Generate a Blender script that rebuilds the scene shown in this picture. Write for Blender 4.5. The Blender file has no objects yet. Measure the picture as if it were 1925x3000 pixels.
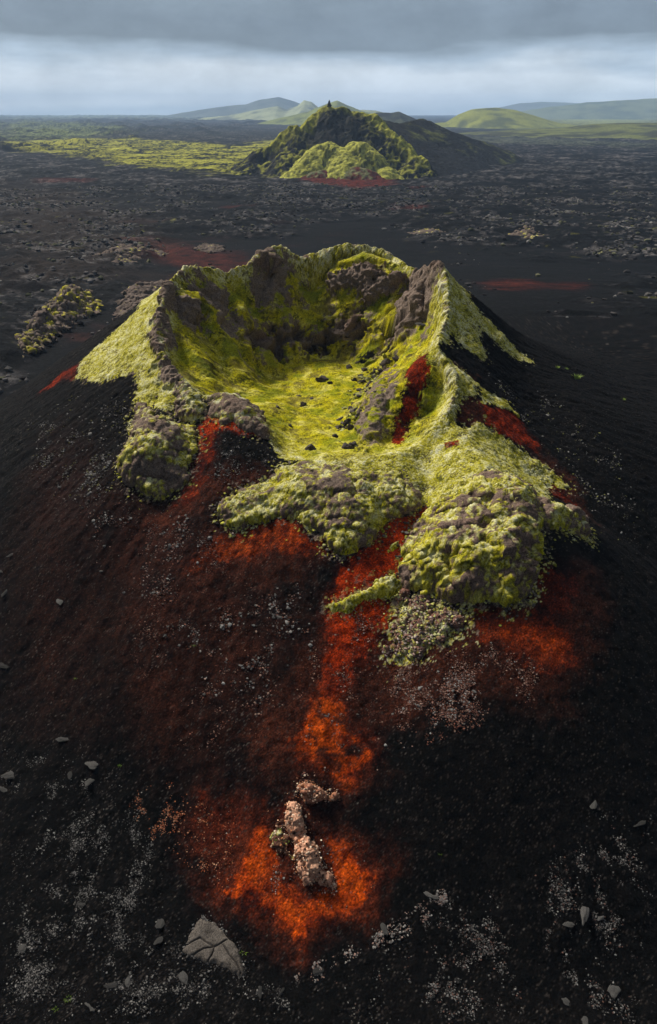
import bpy, math, random
import numpy as np

# ------------------------------------------------------------------ camera, sky, sun, exposure
S = bpy.context.scene
C = S.collection
PITCH = math.radians(30.4)
CAM_Z = 60.0
cam_d = bpy.data.cameras.new('camera')
cam_d.sensor_fit = 'VERTICAL'; cam_d.sensor_height = 36.0; cam_d.lens = 24.0
cam_d.clip_start = 0.5; cam_d.clip_end = 60000
cam = bpy.data.objects.new('camera', cam_d); C.objects.link(cam)
cam.location = (0, 0, CAM_Z); cam.rotation_euler = (math.pi/2 - PITCH, 0, 0)
S.camera = cam

SUN_DIR = np.array((-0.52, 0.52, 0.66)); SUN_DIR /= np.linalg.norm(SUN_DIR)
sun_el = math.asin(SUN_DIR[2]); sun_az = math.atan2(SUN_DIR[0], SUN_DIR[1])
W = bpy.data.worlds.new('World'); S.world = W; W.use_nodes = True
def build_world():
    nt = W.node_tree; N = nt.nodes; L = nt.links; N.clear()
    out = N.new('ShaderNodeOutputWorld')
    sky = N.new('ShaderNodeTexSky'); sky.sky_type = 'NISHITA'; sky.sun_disc = False
    sky.sun_elevation = sun_el; sky.sun_rotation = sun_az
    bg = N.new('ShaderNodeBackground'); bg.inputs[1].default_value = 0.10
    L.new(sky.outputs[0], bg.inputs[0])
    tc = N.new('ShaderNodeTexCoord')
    sep = N.new('ShaderNodeSeparateXYZ'); L.new(tc.outputs['Generated'], sep.inputs[0])
    # wispy stratus: noise squeezed in elevation bends the edge of the cloud bank
    mp = N.new('ShaderNodeMapping'); mp.inputs['Scale'].default_value = (1.0, 1.0, 6.0)
    L.new(tc.outputs['Generated'], mp.inputs[0])
    n1 = N.new('ShaderNodeTexNoise'); n1.inputs['Scale'].default_value = 3.2; n1.inputs['Detail'].default_value = 5; n1.inputs['Roughness'].default_value = .52
    L.new(mp.outputs[0], n1.inputs['Vector'])
    mp2 = N.new('ShaderNodeMapping'); mp2.inputs['Scale'].default_value = (1.0, 1.0, 2.0); mp2.inputs['Location'].default_value = (3.1, 1.7, .4)
    L.new(tc.outputs['Generated'], mp2.inputs[0])
    n2 = N.new('ShaderNodeTexNoise'); n2.inputs['Scale'].default_value = 7.5; n2.inputs['Detail'].default_value = 9; n2.inputs['Roughness'].default_value = .62
    L.new(mp2.outputs[0], n2.inputs['Vector'])
    def math_(op, a, b=None, c=None):
        m = N.new('ShaderNodeMath'); m.operation = op
        for i, v in enumerate((a, b, c)):
            if v is None: continue
            if isinstance(v, (int, float)): m.inputs[i].default_value = v
            else: L.new(v, m.inputs[i])
        return m.outputs[0]
    off = math_('MULTIPLY_ADD', n1.outputs[0], 0.075, -0.0375)
    el = math_('ADD', sep.outputs[2], off)
    r = N.new('ShaderNodeValToRGB'); L.new(math_('MULTIPLY', el, 2.0), r.inputs[0])
    cr = r.color_ramp
    stops = [(0.0, (.56, .68, .80)), (.03, (.88, .96, 1.03)), (.08, (.78, .86, .94)), (.112, (.40, .50, .61)), (.145, (.17, .215, .265)), (.20, (.18, .228, .285)),
             (.27, (.235, .295, .355)), (.36, (.215, .272, .33)), (.6, (.28, .34, .41)), (1.0, (.44, .49, .54))]
    while len(cr.elements) < len(stops): cr.elements.new(.5)
    for e, (p, c) in zip(cr.elements, stops): e.position = p; e.color = (*c, 1)
    mr = N.new('ShaderNodeMapRange'); mr.interpolation_type = 'SMOOTHSTEP'; L.new(sep.outputs[1], mr.inputs[0])
    mr.inputs[1].default_value = -.5; mr.inputs[2].default_value = .75; mr.inputs[3].default_value = .30; mr.inputs[4].default_value = 1.0   # added dimming of the unseen sky behind the viewer, darkens camera-facing slopes
    mul = math_('MULTIPLY', math_('MULTIPLY_ADD', n2.outputs[0], 1.25, 0.40), mr.outputs[0])
    mix = N.new('ShaderNodeVectorMath'); mix.operation = 'SCALE'
    L.new(r.outputs[0], mix.inputs[0]); L.new(mul, mix.inputs['Scale'])
    bc = N.new('ShaderNodeBackground'); bc.inputs[1].default_value = 0.84; L.new(mix.outputs[0], bc.inputs[0])
    ms = N.new('ShaderNodeMixShader'); ms.inputs[0].default_value = 0.94
    L.new(bg.outputs[0], ms.inputs[1]); L.new(bc.outputs[0], ms.inputs[2]); L.new(ms.outputs[0], out.inputs[0])
build_world()
sun_d = bpy.data.lights.new('sun', 'SUN'); sun_d.energy = 5.0; sun_d.angle = math.radians(9); sun_d.color = (1.0, .95, .86)
sun = bpy.data.objects.new('sun', sun_d); C.objects.link(sun)
from mathutils import Vector
sun.rotation_euler = Vector(SUN_DIR).to_track_quat('Z', 'Y').to_euler(); sun.location = tuple(SUN_DIR*200)
S.view_settings.view_transform = 'Standard'; S.view_settings.look = 'None'
S.view_settings.exposure = 0.3; S.view_settings.gamma = 1.0
S.render.engine = 'CYCLES'
S.cycles.use_denoising = True
S.cycles.max_bounces = 6; S.cycles.diffuse_bounces = 2; S.cycles.volume_bounces = 1

random.seed(7); RNG = np.random.default_rng(11)

# ------------------------------------------------------------------ numpy noise
#<TERRAIN>
def _hash(ix, iy, iz, seed):
    h = (ix.astype(np.int64)*374761393 + iy.astype(np.int64)*668265263 + iz.astype(np.int64)*2147483647 + seed*974634777) & 0xFFFFFFFF
    h = ((h ^ (h >> 13))*1274126177) & 0xFFFFFFFF
    h = ((h ^ (h >> 16))*2246822519) & 0xFFFFFFFF
    return (h ^ (h >> 15)) & 0xFFFFFFFF
_G = np.array([(1,1,0),(-1,1,0),(1,-1,0),(-1,-1,0),(1,0,1),(-1,0,1),(1,0,-1),(-1,0,-1),(0,1,1),(0,-1,1),(0,1,-1),(0,-1,-1),(1,1,0),(-1,1,0),(0,-1,1),(0,-1,-1)], dtype=np.float32)
def perlin(x, y, z=None, seed=0):
    if z is None: z = np.full_like(x, .37)
    x0 = np.floor(x); y0 = np.floor(y); z0 = np.floor(z)
    fx = (x-x0).astype(np.float32); fy = (y-y0).astype(np.float32); fz = (z-z0).astype(np.float32)
    ux = fx*fx*fx*(fx*(fx*6-15)+10); uy = fy*fy*fy*(fy*(fy*6-15)+10); uz = fz*fz*fz*(fz*(fz*6-15)+10)
    ix = x0.astype(np.int64); iy = y0.astype(np.int64); iz = z0.astype(np.int64)
    res = 0
    for dx in (0, 1):
        wx = ux if dx else 1-ux
        for dy in (0, 1):
            wy = uy if dy else 1-uy
            for dz in (0, 1):
                wz = uz if dz else 1-uz
                g = _G[_hash(ix+dx, iy+dy, iz+dz, seed) & 15]
                res = res + wx*wy*wz*(g[..., 0]*(fx-dx)+g[..., 1]*(fy-dy)+g[..., 2]*(fz-dz))
    return res
def fbm(x, y, z=None, oct=4, gain=.5, lac=2.03, seed=0):
    a = 1; s = 0; t = 0
    for o in range(oct):
        s = s + a*perlin(x, y, z, seed+o*17); t += a
        x = x*lac; y = y*lac
        if z is not None: z = z*lac
        a *= gain
    return s/t
def sstep(a, b, v):
    t = np.clip((v-a)/(b-a), 0, 1); return t*t*(3-2*t)
def mix(a, b, t): return a+(b-a)*t
def smax(a, b, k):
    h = np.clip(.5+.5*(a-b)/k, 0, 1); return b+(a-b)*h + k*h*(1-h)
def sdpoly(poly, x, y):
    """signed distance to a polygon, positive inside"""
    P = np.asarray(poly, float); d = np.full(x.shape, 1e12); s = np.ones(x.shape)
    n = len(P)
    for i in range(n):
        a = P[i]; b = P[i-1]
        ex, ey = b-a; wx = x-a[0]; wy = y-a[1]
        t = np.clip((wx*ex+wy*ey)/(ex*ex+ey*ey+1e-12), 0, 1)
        d = np.minimum(d, (wx-ex*t)**2+(wy-ey*t)**2)
        c1 = y >= a[1]; c2 = y < b[1]; c3 = ex*wy > ey*wx
        s = np.where((c1 & c2 & c3) | (~c1 & ~c2 & ~c3), -s, s)
    return -s*np.sqrt(d)
def segdist(pts, x, y):
    """distance to a 3-D polyline in plan, and the line's height at the nearest point"""
    d = np.full(x.shape, 1e9); z = np.zeros(x.shape)
    for i in range(len(pts)-1):
        a = pts[i]; b = pts[i+1]; ex = b[0]-a[0]; ey = b[1]-a[1]
        t = np.clip(((x-a[0])*ex+(y-a[1])*ey)/(ex*ex+ey*ey+1e-9), 0, 1)
        dd = np.hypot(x-a[0]-ex*t, y-a[1]-ey*t); m = dd < d
        d = np.where(m, dd, d); z = np.where(m, a[2]+(b[2]-a[2])*t, z)
    return d, z

# ------------------------------------------------------------------ the land's large shapes (metres)
RIM = [(-9.25, 116.0, 40.98), (-7.27, 117.0, 40.62), (-5.57, 117.0, 39.23), (-3.88, 118.5, 38.97), (-1.77, 119.0, 39.15), (0.0, 119.0, 40.09), (3.16, 119.0, 40.89), (5.6, 118.5, 40.57), (9.01, 117.0, 40.29), (10.97, 115.0, 39.2), (11.84, 113.0, 38.72), (13.53, 109.5, 37.99), (14.19, 107.0, 38.49), (15.08, 104.5, 39.48), (15.71, 102.0, 40.62), (16.3, 100.5, 40.38), (16.32, 96.5, 38.22), (15.91, 92.5, 36.03), (14.47, 88.5, 34.86), (13.38, 84.0, 33.98), (15.51, 80.0, 31.77), (14.23, 75.5, 29.16), (11.33, 72.0, 26.9), (7.33, 68.5, 27.16), (3.75, 67.5, 26.76), (0.47, 67.0, 26.8), (-2.81, 67.5, 26.81), (-5.24, 69.0, 26.92), (-6.48, 71.5, 27.93), (-9.54, 74.5, 29.83), (-12.54, 76.5, 30.48), (-15.23, 77.5, 30.53), (-17.69, 79.5, 30.97), (-20.07, 83.0, 32.27), (-21.46, 86.5, 33.49), (-22.44, 91.0, 35.01), (-22.66, 96.0, 37.06), (-22.11, 101.0, 38.99), (-20.78, 105.0, 39.87), (-18.22, 108.5, 39.13), (-15.98, 110.5, 37.85), (-13.14, 112.5, 38.62), (-11.19, 114.0, 39.83)]
CX, CY = -3.0, 92.0
_a = np.array([(math.atan2(y-CY, x-CX), math.hypot(x-CX, y-CY), z) for x, y, z in RIM]); _a = _a[_a[:, 0].argsort()]
_th = np.linspace(-math.pi, math.pi, 1441)
def _per(v, sig):
    f = np.interp(_th, np.concatenate((_a[:, 0]-2*math.pi, _a[:, 0], _a[:, 0]+2*math.pi)), np.concatenate((v, v, v)))
    k = np.exp(-.5*(np.arange(-20, 21)/sig)**2); k /= k.sum()
    return np.convolve(np.concatenate((f[-41:-1], f, f[1:41])), k, 'same')[40:-40]
_R = _per(_a[:, 1], 7.0); _Z = _per(_a[:, 2], 3.0)
_T0 = [(-180, .15), (-135, .10), (-105, .25), (-90, .3), (-60, .35), (-30, .35), (0, .38), (30, .58), (60, .75), (90, .8), (120, .64), (150, .38), (180, .15)]
def polar(x, y):
    th = np.arctan2(y-CY, x-CX); r = np.hypot(x-CX, y-CY)
    return th, r, np.interp(th, _th, _R), np.interp(th, _th, _Z)
def base_level(x, y):
    front = 4.5*(1-sstep(45, 130, np.hypot(x, y-15)))
    return front+20*sstep(10, 36, x)*sstep(40, 90, y)*(1-sstep(30, 230, np.hypot(x-48, (y-90)*.85)))   # ash apron on the right side
def land(x, y):
    th, r, R, Z = polar(x, y)
    s = np.maximum(r-R, 0)
    k = .60+.14*np.maximum(0, np.cos(th))
    lip = sstep(-125, -105, np.degrees(th))*(1-sstep(-75, -50, np.degrees(th)))
    a = .55+3.0*lip
    out = Z-k*(np.sqrt(s*s+a*a)-a)
    out = smax(out, base_level(x, y), 5.0+9.0*sstep(5, 30, x))
    u0 = np.interp(np.degrees(th), [a for a, b in _T0], [b for a, b in _T0])
    t = np.clip(r/R, 0, 1); u = np.clip((t-u0)/(1-u0), 0, 1)
    far = sstep(20, 60, np.degrees(th))*(1-sstep(130, 160, np.degrees(th)))
    g1 = .76*u**1.1+.24*u**5
    g2 = .44*sstep(0, .20, u)+.16*sstep(.22, .7, u)+.40*sstep(.55, 1.05, u)/sstep(.55, 1.05, 1.0)
    g = mix(g1, g2, far)
    fl = 25.3+.03*np.maximum(0, y-88)+.25*np.sin(x*.35+y*.2)
    inn = fl+(Z-fl)*g
    h = np.where(r < R, inn, out)
    for pts, kk, w in RIDGES+RIBS:
        d, z = segdist(pts, x, y)
        h = smax(h, z-kk*(np.sqrt(d*d+w*w)-w), .8)
    return h
RIDGES = [([(13.85, 75.0, 28.55), (15.17, 69.0, 27.76), (16.36, 65.0, 27.13), (17.55, 62.0, 26.93)], 0.62, 2.0), ([(-18.05, 80.0, 30.96), (-19.39, 77.0, 29.91), (-19.53, 73.5, 28.92)], 0.7, 1.2), ([(13.19, 84.5, 33.83), (11.39, 82.5, 33.1), (9.46, 80.5, 31.05), (7.99, 77.0, 28.27)], 1.0, 1.0)]
RIBS = [([(-21.0, 100.26, 37.97), (-19.05, 101.23, 37.26), (-17.24, 100.29, 35.32), (-15.45, 97.15, 31.88), (-12.48, 91.64, 28.73)], 1.1, 0.8), ([(-21.33, 94.43, 35.11), (-19.07, 90.58, 33.0), (-15.69, 85.81, 29.89)], 0.9, 0.8), ([(-14.93, 108.36, 36.09), (-13.13, 105.26, 34.15), (-11.73, 103.09, 30.94)], 1.3, 0.7), ([(2.12, 117.53, 39.0), (5.62, 116.95, 40.21), (9.34, 114.69, 39.38), (11.48, 111.6, 38.29)], 1.3, 0.9), ([(-8.93, 114.74, 39.97), (-7.96, 114.43, 38.59), (-8.92, 112.09, 35.53)], 1.2, 0.9), ([(-5.6, 114.26, 34.72), (-2.13, 115.05, 34.2), (1.41, 114.62, 34.2), (4.2, 113.18, 32.87)], 1.0, 0.9), ([(13.97, 104.05, 37.71), (12.92, 101.3, 35.85), (11.12, 100.55, 32.42), (9.28, 100.16, 29.07)], 1.1, 0.7), ([(7.75, 87.97, 29.11), (6.38, 79.83, 29.76), (5.12, 75.03, 27.27)], 1.0, 0.7), ([(7.66, 113.7, 34.4), (9.17, 109.58, 34.05), (8.69, 106.3, 30.99)], 1.3, 0.7)]
#</TERRAIN>
CRACKS = [[(-10.24, 27.33), (-9.4, 27.71), (-8.59, 27.77), (-8.07, 28.01), (-7.67, 28.24)], [(-8.59, 27.77), (-8.73, 27.29), (-8.97, 26.93)], [(-8.07, 28.01), (-7.51, 27.38), (-6.8, 26.65), (-6.4, 26.07)], [(-10.8, 28.02), (-9.75, 28.4), (-9.04, 27.97), (-8.59, 27.77)]]
POLY = {
 'moss_left': [(-35.06, 91.07), (-35.25, 96.26), (-31.75, 98.59), (-27.41, 100.58), (-68.01, 295.08), (-65.76, 305.54), (-22.01, 98.49), (-22.05, 92.99), (-21.11, 85.92), (-19.31, 81.57), (-16.91, 77.71), (-18.56, 74.92), (-22.81, 77.84), (-24.05, 79.24), (-24.06, 81.13), (-24.19, 83.11), (-25.56, 84.46), (-30.07, 86.52)],
 'moss_right_far': [(15.85, 101.68), (46.59, 274.8), (44.66, 250.93), (20.2, 99.95), (22.09, 99.03), (24.89, 99.24), (27.55, 99.17), (29.77, 97.76), (26.14, 95.08), (22.82, 95.35), (20.98, 95.37), (20.84, 92.65), (21.28, 89.91), (19.74, 88.75), (18.07, 89.01), (16.41, 89.23), (15.19, 87.39), (13.39, 83.95), (12.99, 88.65), (14.21, 94.27)],
 'moss_right_crest': [(12.99, 88.65), (14.03, 84.07), (16.34, 83.07), (18.03, 82.84), (18.86, 81.94), (17.79, 79.04), (16.08, 77.04), (14.63, 74.58), (15.12, 73.3), (17.45, 75.19), (18.78, 75.17), (21.4, 74.68), (23.48, 74.06), (25.51, 73.24), (26.92, 72.35), (28.59, 70.94), (26.27, 71.34), (24.77, 68.26), (23.02, 61.33), (19.81, 59.86), (14.88, 61.27), (11.93, 61.19), (10.25, 61.5), (7.6, 62.14), (4.0, 61.77), (0.45, 62.99), (-1.39, 66.72), (3.83, 69.3), (8.41, 72.16), (11.86, 72.68), (12.98, 77.95), (12.6, 80.41)],
 'moss_outer_strip': [(19.02, 81.84), (21.24, 82.84), (23.05, 82.89), (24.37, 81.17), (22.27, 80.53), (20.12, 79.94), (19.18, 77.98), (21.18, 77.21), (19.84, 76.9), (18.68, 78.3)],
 'moss_line': [(18.91, 76.96), (20.38, 76.8), (21.79, 76.27), (21.48, 75.79), (19.93, 75.76), (18.71, 76.3)],
 'moss_line_low': [(24.98, 73.33), (26.92, 72.35), (28.7, 70.96), (28.42, 70.67), (26.41, 71.26), (24.55, 72.26)],
 'hole_gully': [(16.37, 77.29), (18.08, 78.76), (18.62, 77.91), (17.89, 75.76), (16.62, 74.81), (14.94, 74.6)],
 'hole_dark_floor': [(5.02, 104.89), (6.94, 104.06), (8.88, 103.65), (9.42, 100.0), (7.89, 102.79), (5.96, 103.26)],
 'k_left_crest': [(-22.51, 94.43), (-22.14, 89.22), (-20.95, 84.78), (-19.46, 81.56), (-17.57, 78.79), (-17.97, 77.86), (-20.27, 80.79), (-22.13, 84.48), (-23.1, 88.71), (-23.31, 93.36)],
 'k_left_cliff': [(-23.42, 101.66), (-22.08, 99.1), (-20.6, 98.92), (-18.43, 99.09), (-17.5, 97.61), (-20.09, 94.53), (-21.53, 97.54), (-21.51, 93.67), (-20.86, 91.34), (-20.62, 86.51), (-21.06, 84.78), (-22.14, 89.22), (-22.67, 94.52)],
 'k_upper_left': [(-21.17, 103.19), (-18.63, 106.55), (-15.78, 107.72), (-13.61, 104.53), (-11.67, 103.21), (-12.13, 100.6), (-13.87, 100.08), (-15.61, 100.39), (-17.92, 100.52), (-20.53, 102.18)],
 'k_far_band': [(-11.81, 103.77), (-8.72, 107.33), (-4.76, 108.52), (-0.69, 110.11), (4.08, 109.72), (6.58, 107.82), (5.06, 107.24), (1.37, 108.01), (-2.04, 107.38), (-6.04, 105.96), (-9.75, 102.45), (-11.46, 101.85)],
 'k_far_knob': [(0.7, 115.71), (4.82, 115.08), (8.17, 113.21), (11.01, 110.63), (12.31, 109.64), (9.03, 109.54), (5.45, 111.58), (2.07, 113.73), (0.14, 115.09)],
 'k_right_cliff': [(12.65, 110.23), (37.55, 271.38), (15.82, 100.91), (15.31, 99.21), (14.22, 98.89), (11.99, 100.01), (10.28, 100.72), (9.22, 102.39), (8.58, 104.76), (10.34, 103.87), (11.93, 108.25)],
 'k_far_left': [(-11.52, 113.67), (-7.59, 116.5), (-5.58, 116.98), (-5.59, 115.92), (-7.48, 111.1), (-10.14, 109.6), (-12.16, 110.21), (-12.8, 111.7)],
 'k_shoulder': [(5.91, 95.35), (8.55, 98.64), (9.88, 89.95), (7.46, 76.73), (5.73, 72.63), (3.85, 69.58), (3.41, 73.05), (4.29, 77.97)],
 'red_left_tip': [(-35.82, 95.42), (-35.13, 91.33), (-38.33, 93.29), (-41.92, 94.49), (-38.71, 96.53)],
 'red_gully_top': [(-13.95, 74.52), (-12.31, 73.45), (-9.7, 71.86), (-7.28, 71.36), (-10.11, 70.96), (-12.91, 71.94), (-14.17, 71.17), (-14.31, 69.77), (-15.06, 70.96), (-14.82, 73.18)],
 'red_gully_mid': [(-14.21, 71.48), (-13.12, 71.6), (-12.82, 68.9), (-13.45, 65.9), (-14.65, 64.01), (-15.58, 63.83), (-15.0, 65.93), (-14.56, 69.03)],
 'rust_gully': [(-14.09, 67.18), (-9.79, 66.9), (-5.57, 66.44), (-5.27, 64.98), (-8.65, 64.01), (-11.23, 62.23), (-15.2, 61.02), (-18.91, 60.78), (-20.14, 62.7), (-16.05, 63.75)],
 'red_streak': [(12.77, 91.99), (12.63, 84.21), (12.7, 82.12), (12.07, 80.36), (11.25, 78.82), (9.79, 75.28), (8.22, 72.73), (7.3, 73.59), (7.65, 75.57), (8.69, 77.65), (9.56, 80.46), (10.09, 83.13)],
 'red_right': [(18.68, 78.3), (20.48, 78.84), (22.69, 81.1), (24.07, 80.6), (25.27, 78.21), (26.09, 76.88), (25.51, 75.18), (23.1, 74.94), (20.39, 75.2), (19.17, 76.13)],
 'rust_right': [(25.22, 76.76), (27.51, 74.8), (29.13, 70.57), (30.19, 65.41), (28.82, 67.4), (26.24, 71.68), (24.45, 73.38)],
 'red_right_upper': [(14.78, 84.16), (17.07, 84.16), (19.41, 84.15), (18.81, 83.01), (16.5, 82.3), (14.88, 82.8)],
 'red_right_low': [(25.49, 71.91), (27.08, 70.74), (28.62, 68.47), (27.77, 68.28), (25.98, 68.64), (25.41, 70.39)],
 'red_patch_mid': [(13.07, 70.87), (14.72, 70.77), (14.8, 69.7), (13.17, 69.79)],
 'red_main': [(10.35, 62.58), (10.48, 61.66), (9.53, 60.81), (8.35, 58.62), (7.26, 56.52), (6.65, 54.85), (7.09, 53.99), (5.37, 52.79), (5.48, 50.9), (5.19, 49.04), (3.94, 47.59), (2.33, 46.14), (1.72, 44.14), (1.14, 43.48), (-1.14, 43.45), (-0.84, 44.74), (-0.47, 46.75), (0.0, 48.83), (-0.41, 50.98), (0.83, 53.23), (1.26, 54.98), (3.39, 56.31), (5.2, 58.58), (7.5, 60.56), (9.15, 61.73)],
 'red_trail': [(-1.07, 44.42), (1.14, 44.12), (2.25, 42.25), (3.7, 40.99), (4.22, 40.02), (2.91, 39.2), (1.8, 38.18), (0.9, 38.02), (0.0, 39.16), (-2.55, 39.45), (-2.94, 40.36), (-1.87, 42.19)],
 'rust_trail': [(5.37, 52.79), (6.81, 49.57), (12.85, 48.23), (13.65, 45.41), (8.64, 43.45), (4.1, 41.6), (4.72, 39.05), (1.07, 37.45), (-4.7, 38.39), (-7.91, 42.08), (-5.04, 45.63), (-1.2, 49.54), (0.0, 52.47)],
 'rust_left': [(-24.34, 65.07), (-14.55, 63.23), (-9.07, 57.39), (-2.8, 49.59), (-4.98, 44.29), (-9.22, 39.71), (-14.67, 41.25), (-18.68, 46.81), (-21.14, 55.18)],
 'red_pocket': [(-9.24, 59.75), (-7.5, 60.16), (-5.75, 60.65), (-3.95, 60.24), (-2.17, 59.13), (-0.51, 57.2), (-2.12, 56.44), (-5.14, 57.05), (-9.07, 57.39), (-12.03, 56.64), (-13.79, 56.85), (-12.65, 58.41)],
 'rust_pocket': [(-14.04, 58.99), (-9.26, 59.97), (-1.29, 57.64), (-0.42, 55.97), (-2.09, 54.43), (-7.12, 53.96), (-12.65, 54.36), (-15.86, 55.89)],
 'red_right_pocket': [(19.84, 53.42), (21.59, 53.32), (23.52, 53.31), (23.29, 51.35), (21.32, 49.88), (19.41, 50.05), (19.08, 50.93)],
 'red_right_fan': [(13.81, 49.81), (16.46, 49.37), (18.93, 50.02), (19.82, 48.32), (21.84, 47.48), (21.76, 46.11), (19.91, 44.58), (17.75, 45.23), (15.97, 45.92), (14.27, 47.37)],
 'rust_right_fan': [(12.63, 49.69), (19.46, 50.78), (25.5, 54.94), (25.37, 51.09), (23.39, 46.31), (19.57, 42.73), (12.25, 42.96), (7.22, 44.38), (8.85, 46.12), (12.4, 47.59)],
 'red_fan': [(-5.59, 36.03), (-4.97, 35.01), (-5.13, 34.05), (-4.11, 33.04), (-2.69, 31.63), (-1.67, 31.04), (0.67, 31.18), (1.01, 31.94), (0.07, 33.28), (-0.35, 34.5), (0.0, 34.92), (1.04, 33.98), (2.73, 32.99), (3.32, 32.15), (3.09, 31.5), (2.0, 30.6), (1.32, 30.06), (0.0, 29.24), (-1.56, 28.7), (-1.87, 28.12), (-2.6, 28.83), (-4.28, 29.66), (-6.66, 30.43), (-7.75, 31.32), (-7.41, 32.13), (-6.53, 33.18), (-6.26, 34.27), (-5.98, 35.36)],
 'rust_fan': [(-10.45, 37.14), (-6.1, 37.35), (-4.61, 36.38), (-0.35, 35.46), (3.13, 34.6), (4.75, 32.57), (3.68, 31.08), (0.98, 29.52), (-1.61, 27.91), (-4.24, 28.99), (-7.64, 30.21), (-10.77, 33.72), (-11.74, 35.77)],
 'dark_fan_inner': [(-2.52, 37.99), (2.88, 38.02), (3.88, 36.22), (2.44, 34.64), (-0.35, 34.91), (-1.77, 36.28)],
 'oc_left': [(-23.75, 79.42), (-23.29, 74.49), (-23.03, 70.91), (-23.79, 69.25), (-23.39, 67.99), (-22.18, 66.21), (-19.54, 65.04), (-18.27, 64.59), (-16.66, 65.3), (-15.49, 65.97), (-15.32, 68.73), (-14.57, 69.88), (-15.11, 72.19), (-14.13, 71.62), (-16.21, 73.69), (-18.34, 74.16), (-19.97, 74.51), (-22.1, 78.47)],
 'oc_knob': [(-18.71, 80.08), (-17.29, 80.14), (-15.32, 77.47), (-14.28, 75.62), (-14.4, 73.91), (-15.66, 73.78), (-17.29, 74.59), (-18.29, 75.72), (-18.86, 78.3)],
 'oc_crest': [(-14.77, 80.0), (-12.83, 84.72), (-9.11, 80.52), (-7.03, 75.42), (-6.38, 70.7), (-8.19, 70.82), (-10.17, 71.66), (-12.49, 72.76), (-13.79, 73.98), (-14.21, 75.89)],
 'oc_front': [(-11.75, 61.99), (-10.88, 63.35), (-9.81, 64.25), (-6.76, 65.27), (-4.99, 67.0), (-3.1, 67.69), (-0.47, 66.9), (2.78, 66.37), (6.0, 66.05), (8.73, 65.28), (10.47, 63.71), (9.61, 61.79), (7.49, 60.42), (5.67, 59.28), (4.29, 57.63), (2.54, 56.24), (1.27, 55.98), (0.0, 56.58), (-0.86, 58.04), (-2.17, 59.18), (-3.95, 60.28), (-5.75, 60.69), (-7.51, 60.34), (-9.24, 59.75), (-10.61, 60.23)],
 'oc_bluff': [(9.57, 61.3), (12.13, 62.91), (13.96, 63.73), (16.2, 64.16), (19.31, 65.44), (21.86, 65.61), (22.15, 61.35), (21.5, 57.54), (20.97, 55.21), (20.01, 53.45), (19.42, 51.5), (18.63, 50.66), (16.49, 49.58), (15.05, 50.39), (13.43, 49.93), (11.19, 50.72), (8.98, 52.33), (7.09, 53.99), (6.69, 55.67), (7.31, 57.36), (8.37, 58.93)],
 'oc_spur': [(21.81, 61.86), (23.64, 61.74), (26.64, 63.81), (27.69, 61.77), (27.21, 58.68), (24.9, 58.61), (22.9, 58.26), (21.35, 57.49), (20.99, 58.55)],
 'oc_spit': [(0.08, 51.8), (1.23, 52.41), (3.31, 53.15), (5.01, 54.29), (6.53, 55.05), (7.28, 53.75), (6.61, 52.8), (4.94, 52.44), (3.27, 52.02), (1.83, 51.16), (0.32, 51.06)],
 'oc_rubble': [(5.57, 52.81), (7.85, 53.16), (10.85, 51.19), (13.43, 49.86), (12.93, 48.22), (10.94, 47.47), (8.91, 46.81), (7.15, 46.06), (5.47, 46.76), (4.96, 48.31), (5.74, 50.51)],
 'oc_streaklet': [(6.1, 57.43), (6.7, 58.2), (7.47, 58.53), (7.11, 57.75), (6.35, 57.17)],
 'oc_spine': [(-3.48, 36.73), (-2.85, 36.96), (-2.2, 36.42), (-2.03, 35.31), (-1.21, 34.22), (-0.62, 33.27), (-0.07, 32.6), (0.41, 32.2), (0.94, 31.13), (0.0, 31.06), (-1.17, 31.21), (-1.95, 31.36), (-2.27, 32.17), (-2.39, 32.99), (-2.83, 33.95), (-3.32, 35.06), (-3.6, 35.9)],
 'oc_spine_moss': [(-4.88, 36.06), (-4.07, 36.26), (-3.59, 35.62), (-3.32, 34.92), (-2.76, 33.81), (-2.39, 32.72), (-3.08, 32.99), (-3.97, 33.72), (-4.59, 34.49)],
 'oc_spine_top': [(-2.7, 38.05), (-1.81, 38.39), (-0.9, 38.04), (0.0, 37.48), (0.64, 37.27), (0.0, 36.72), (-1.24, 36.62), (-2.06, 36.84), (-2.5, 37.35)],
 'slab': [(-11.01, 27.67), (-10.42, 28.96), (-9.92, 29.71), (-8.89, 29.46), (-7.74, 28.59), (-6.87, 27.7), (-6.26, 26.69), (-6.08, 26.01), (-6.57, 25.92), (-7.9, 26.53), (-8.89, 26.82), (-10.06, 27.2)],
 'pl_moss_near': [(-726.65, 1715.4), (-612.72, 1958.86), (-344.31, 1789.67), (-174.5, 1506.28), (-111.36, 1842.78), (-49.33, 1272.05), (-36.2, 804.31), (-72.61, 862.72), (-115.39, 821.02), (-185.55, 895.09), (-309.93, 1070.44), (-448.96, 1246.09), (-565.54, 1327.26)],
 'pl_moss_far': [(-1865.42, 4458.86), (-2274.55, 5907.6), (-1429.35, 4458.86), (-844.52, 3298.04), (-625.55, 2240.14), (-658.04, 1842.78), (-757.47, 1789.67)],
 'pl_pale_far': [(-6722.78, 16186.38), (-2794.64, 16186.38), (-1676.35, 14772.94), (-906.73, 6194.49), (-2164.2, 7685.34), (-2585.85, 6194.49)],
 'pl_green_right': [(588.87, 4166.23), (821.6, 3682.11), (1169.52, 3909.37), (1203.89, 3298.04), (899.64, 2613.8), (668.97, 2850.77), (529.66, 3134.3)],
 'pl_meadow_right': [(3116.43, 12008.79), (5029.06, 14772.94), (3204.68, 7685.34), (1743.95, 4166.23), (1190.79, 3909.37), (1463.65, 5186.22)],
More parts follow.
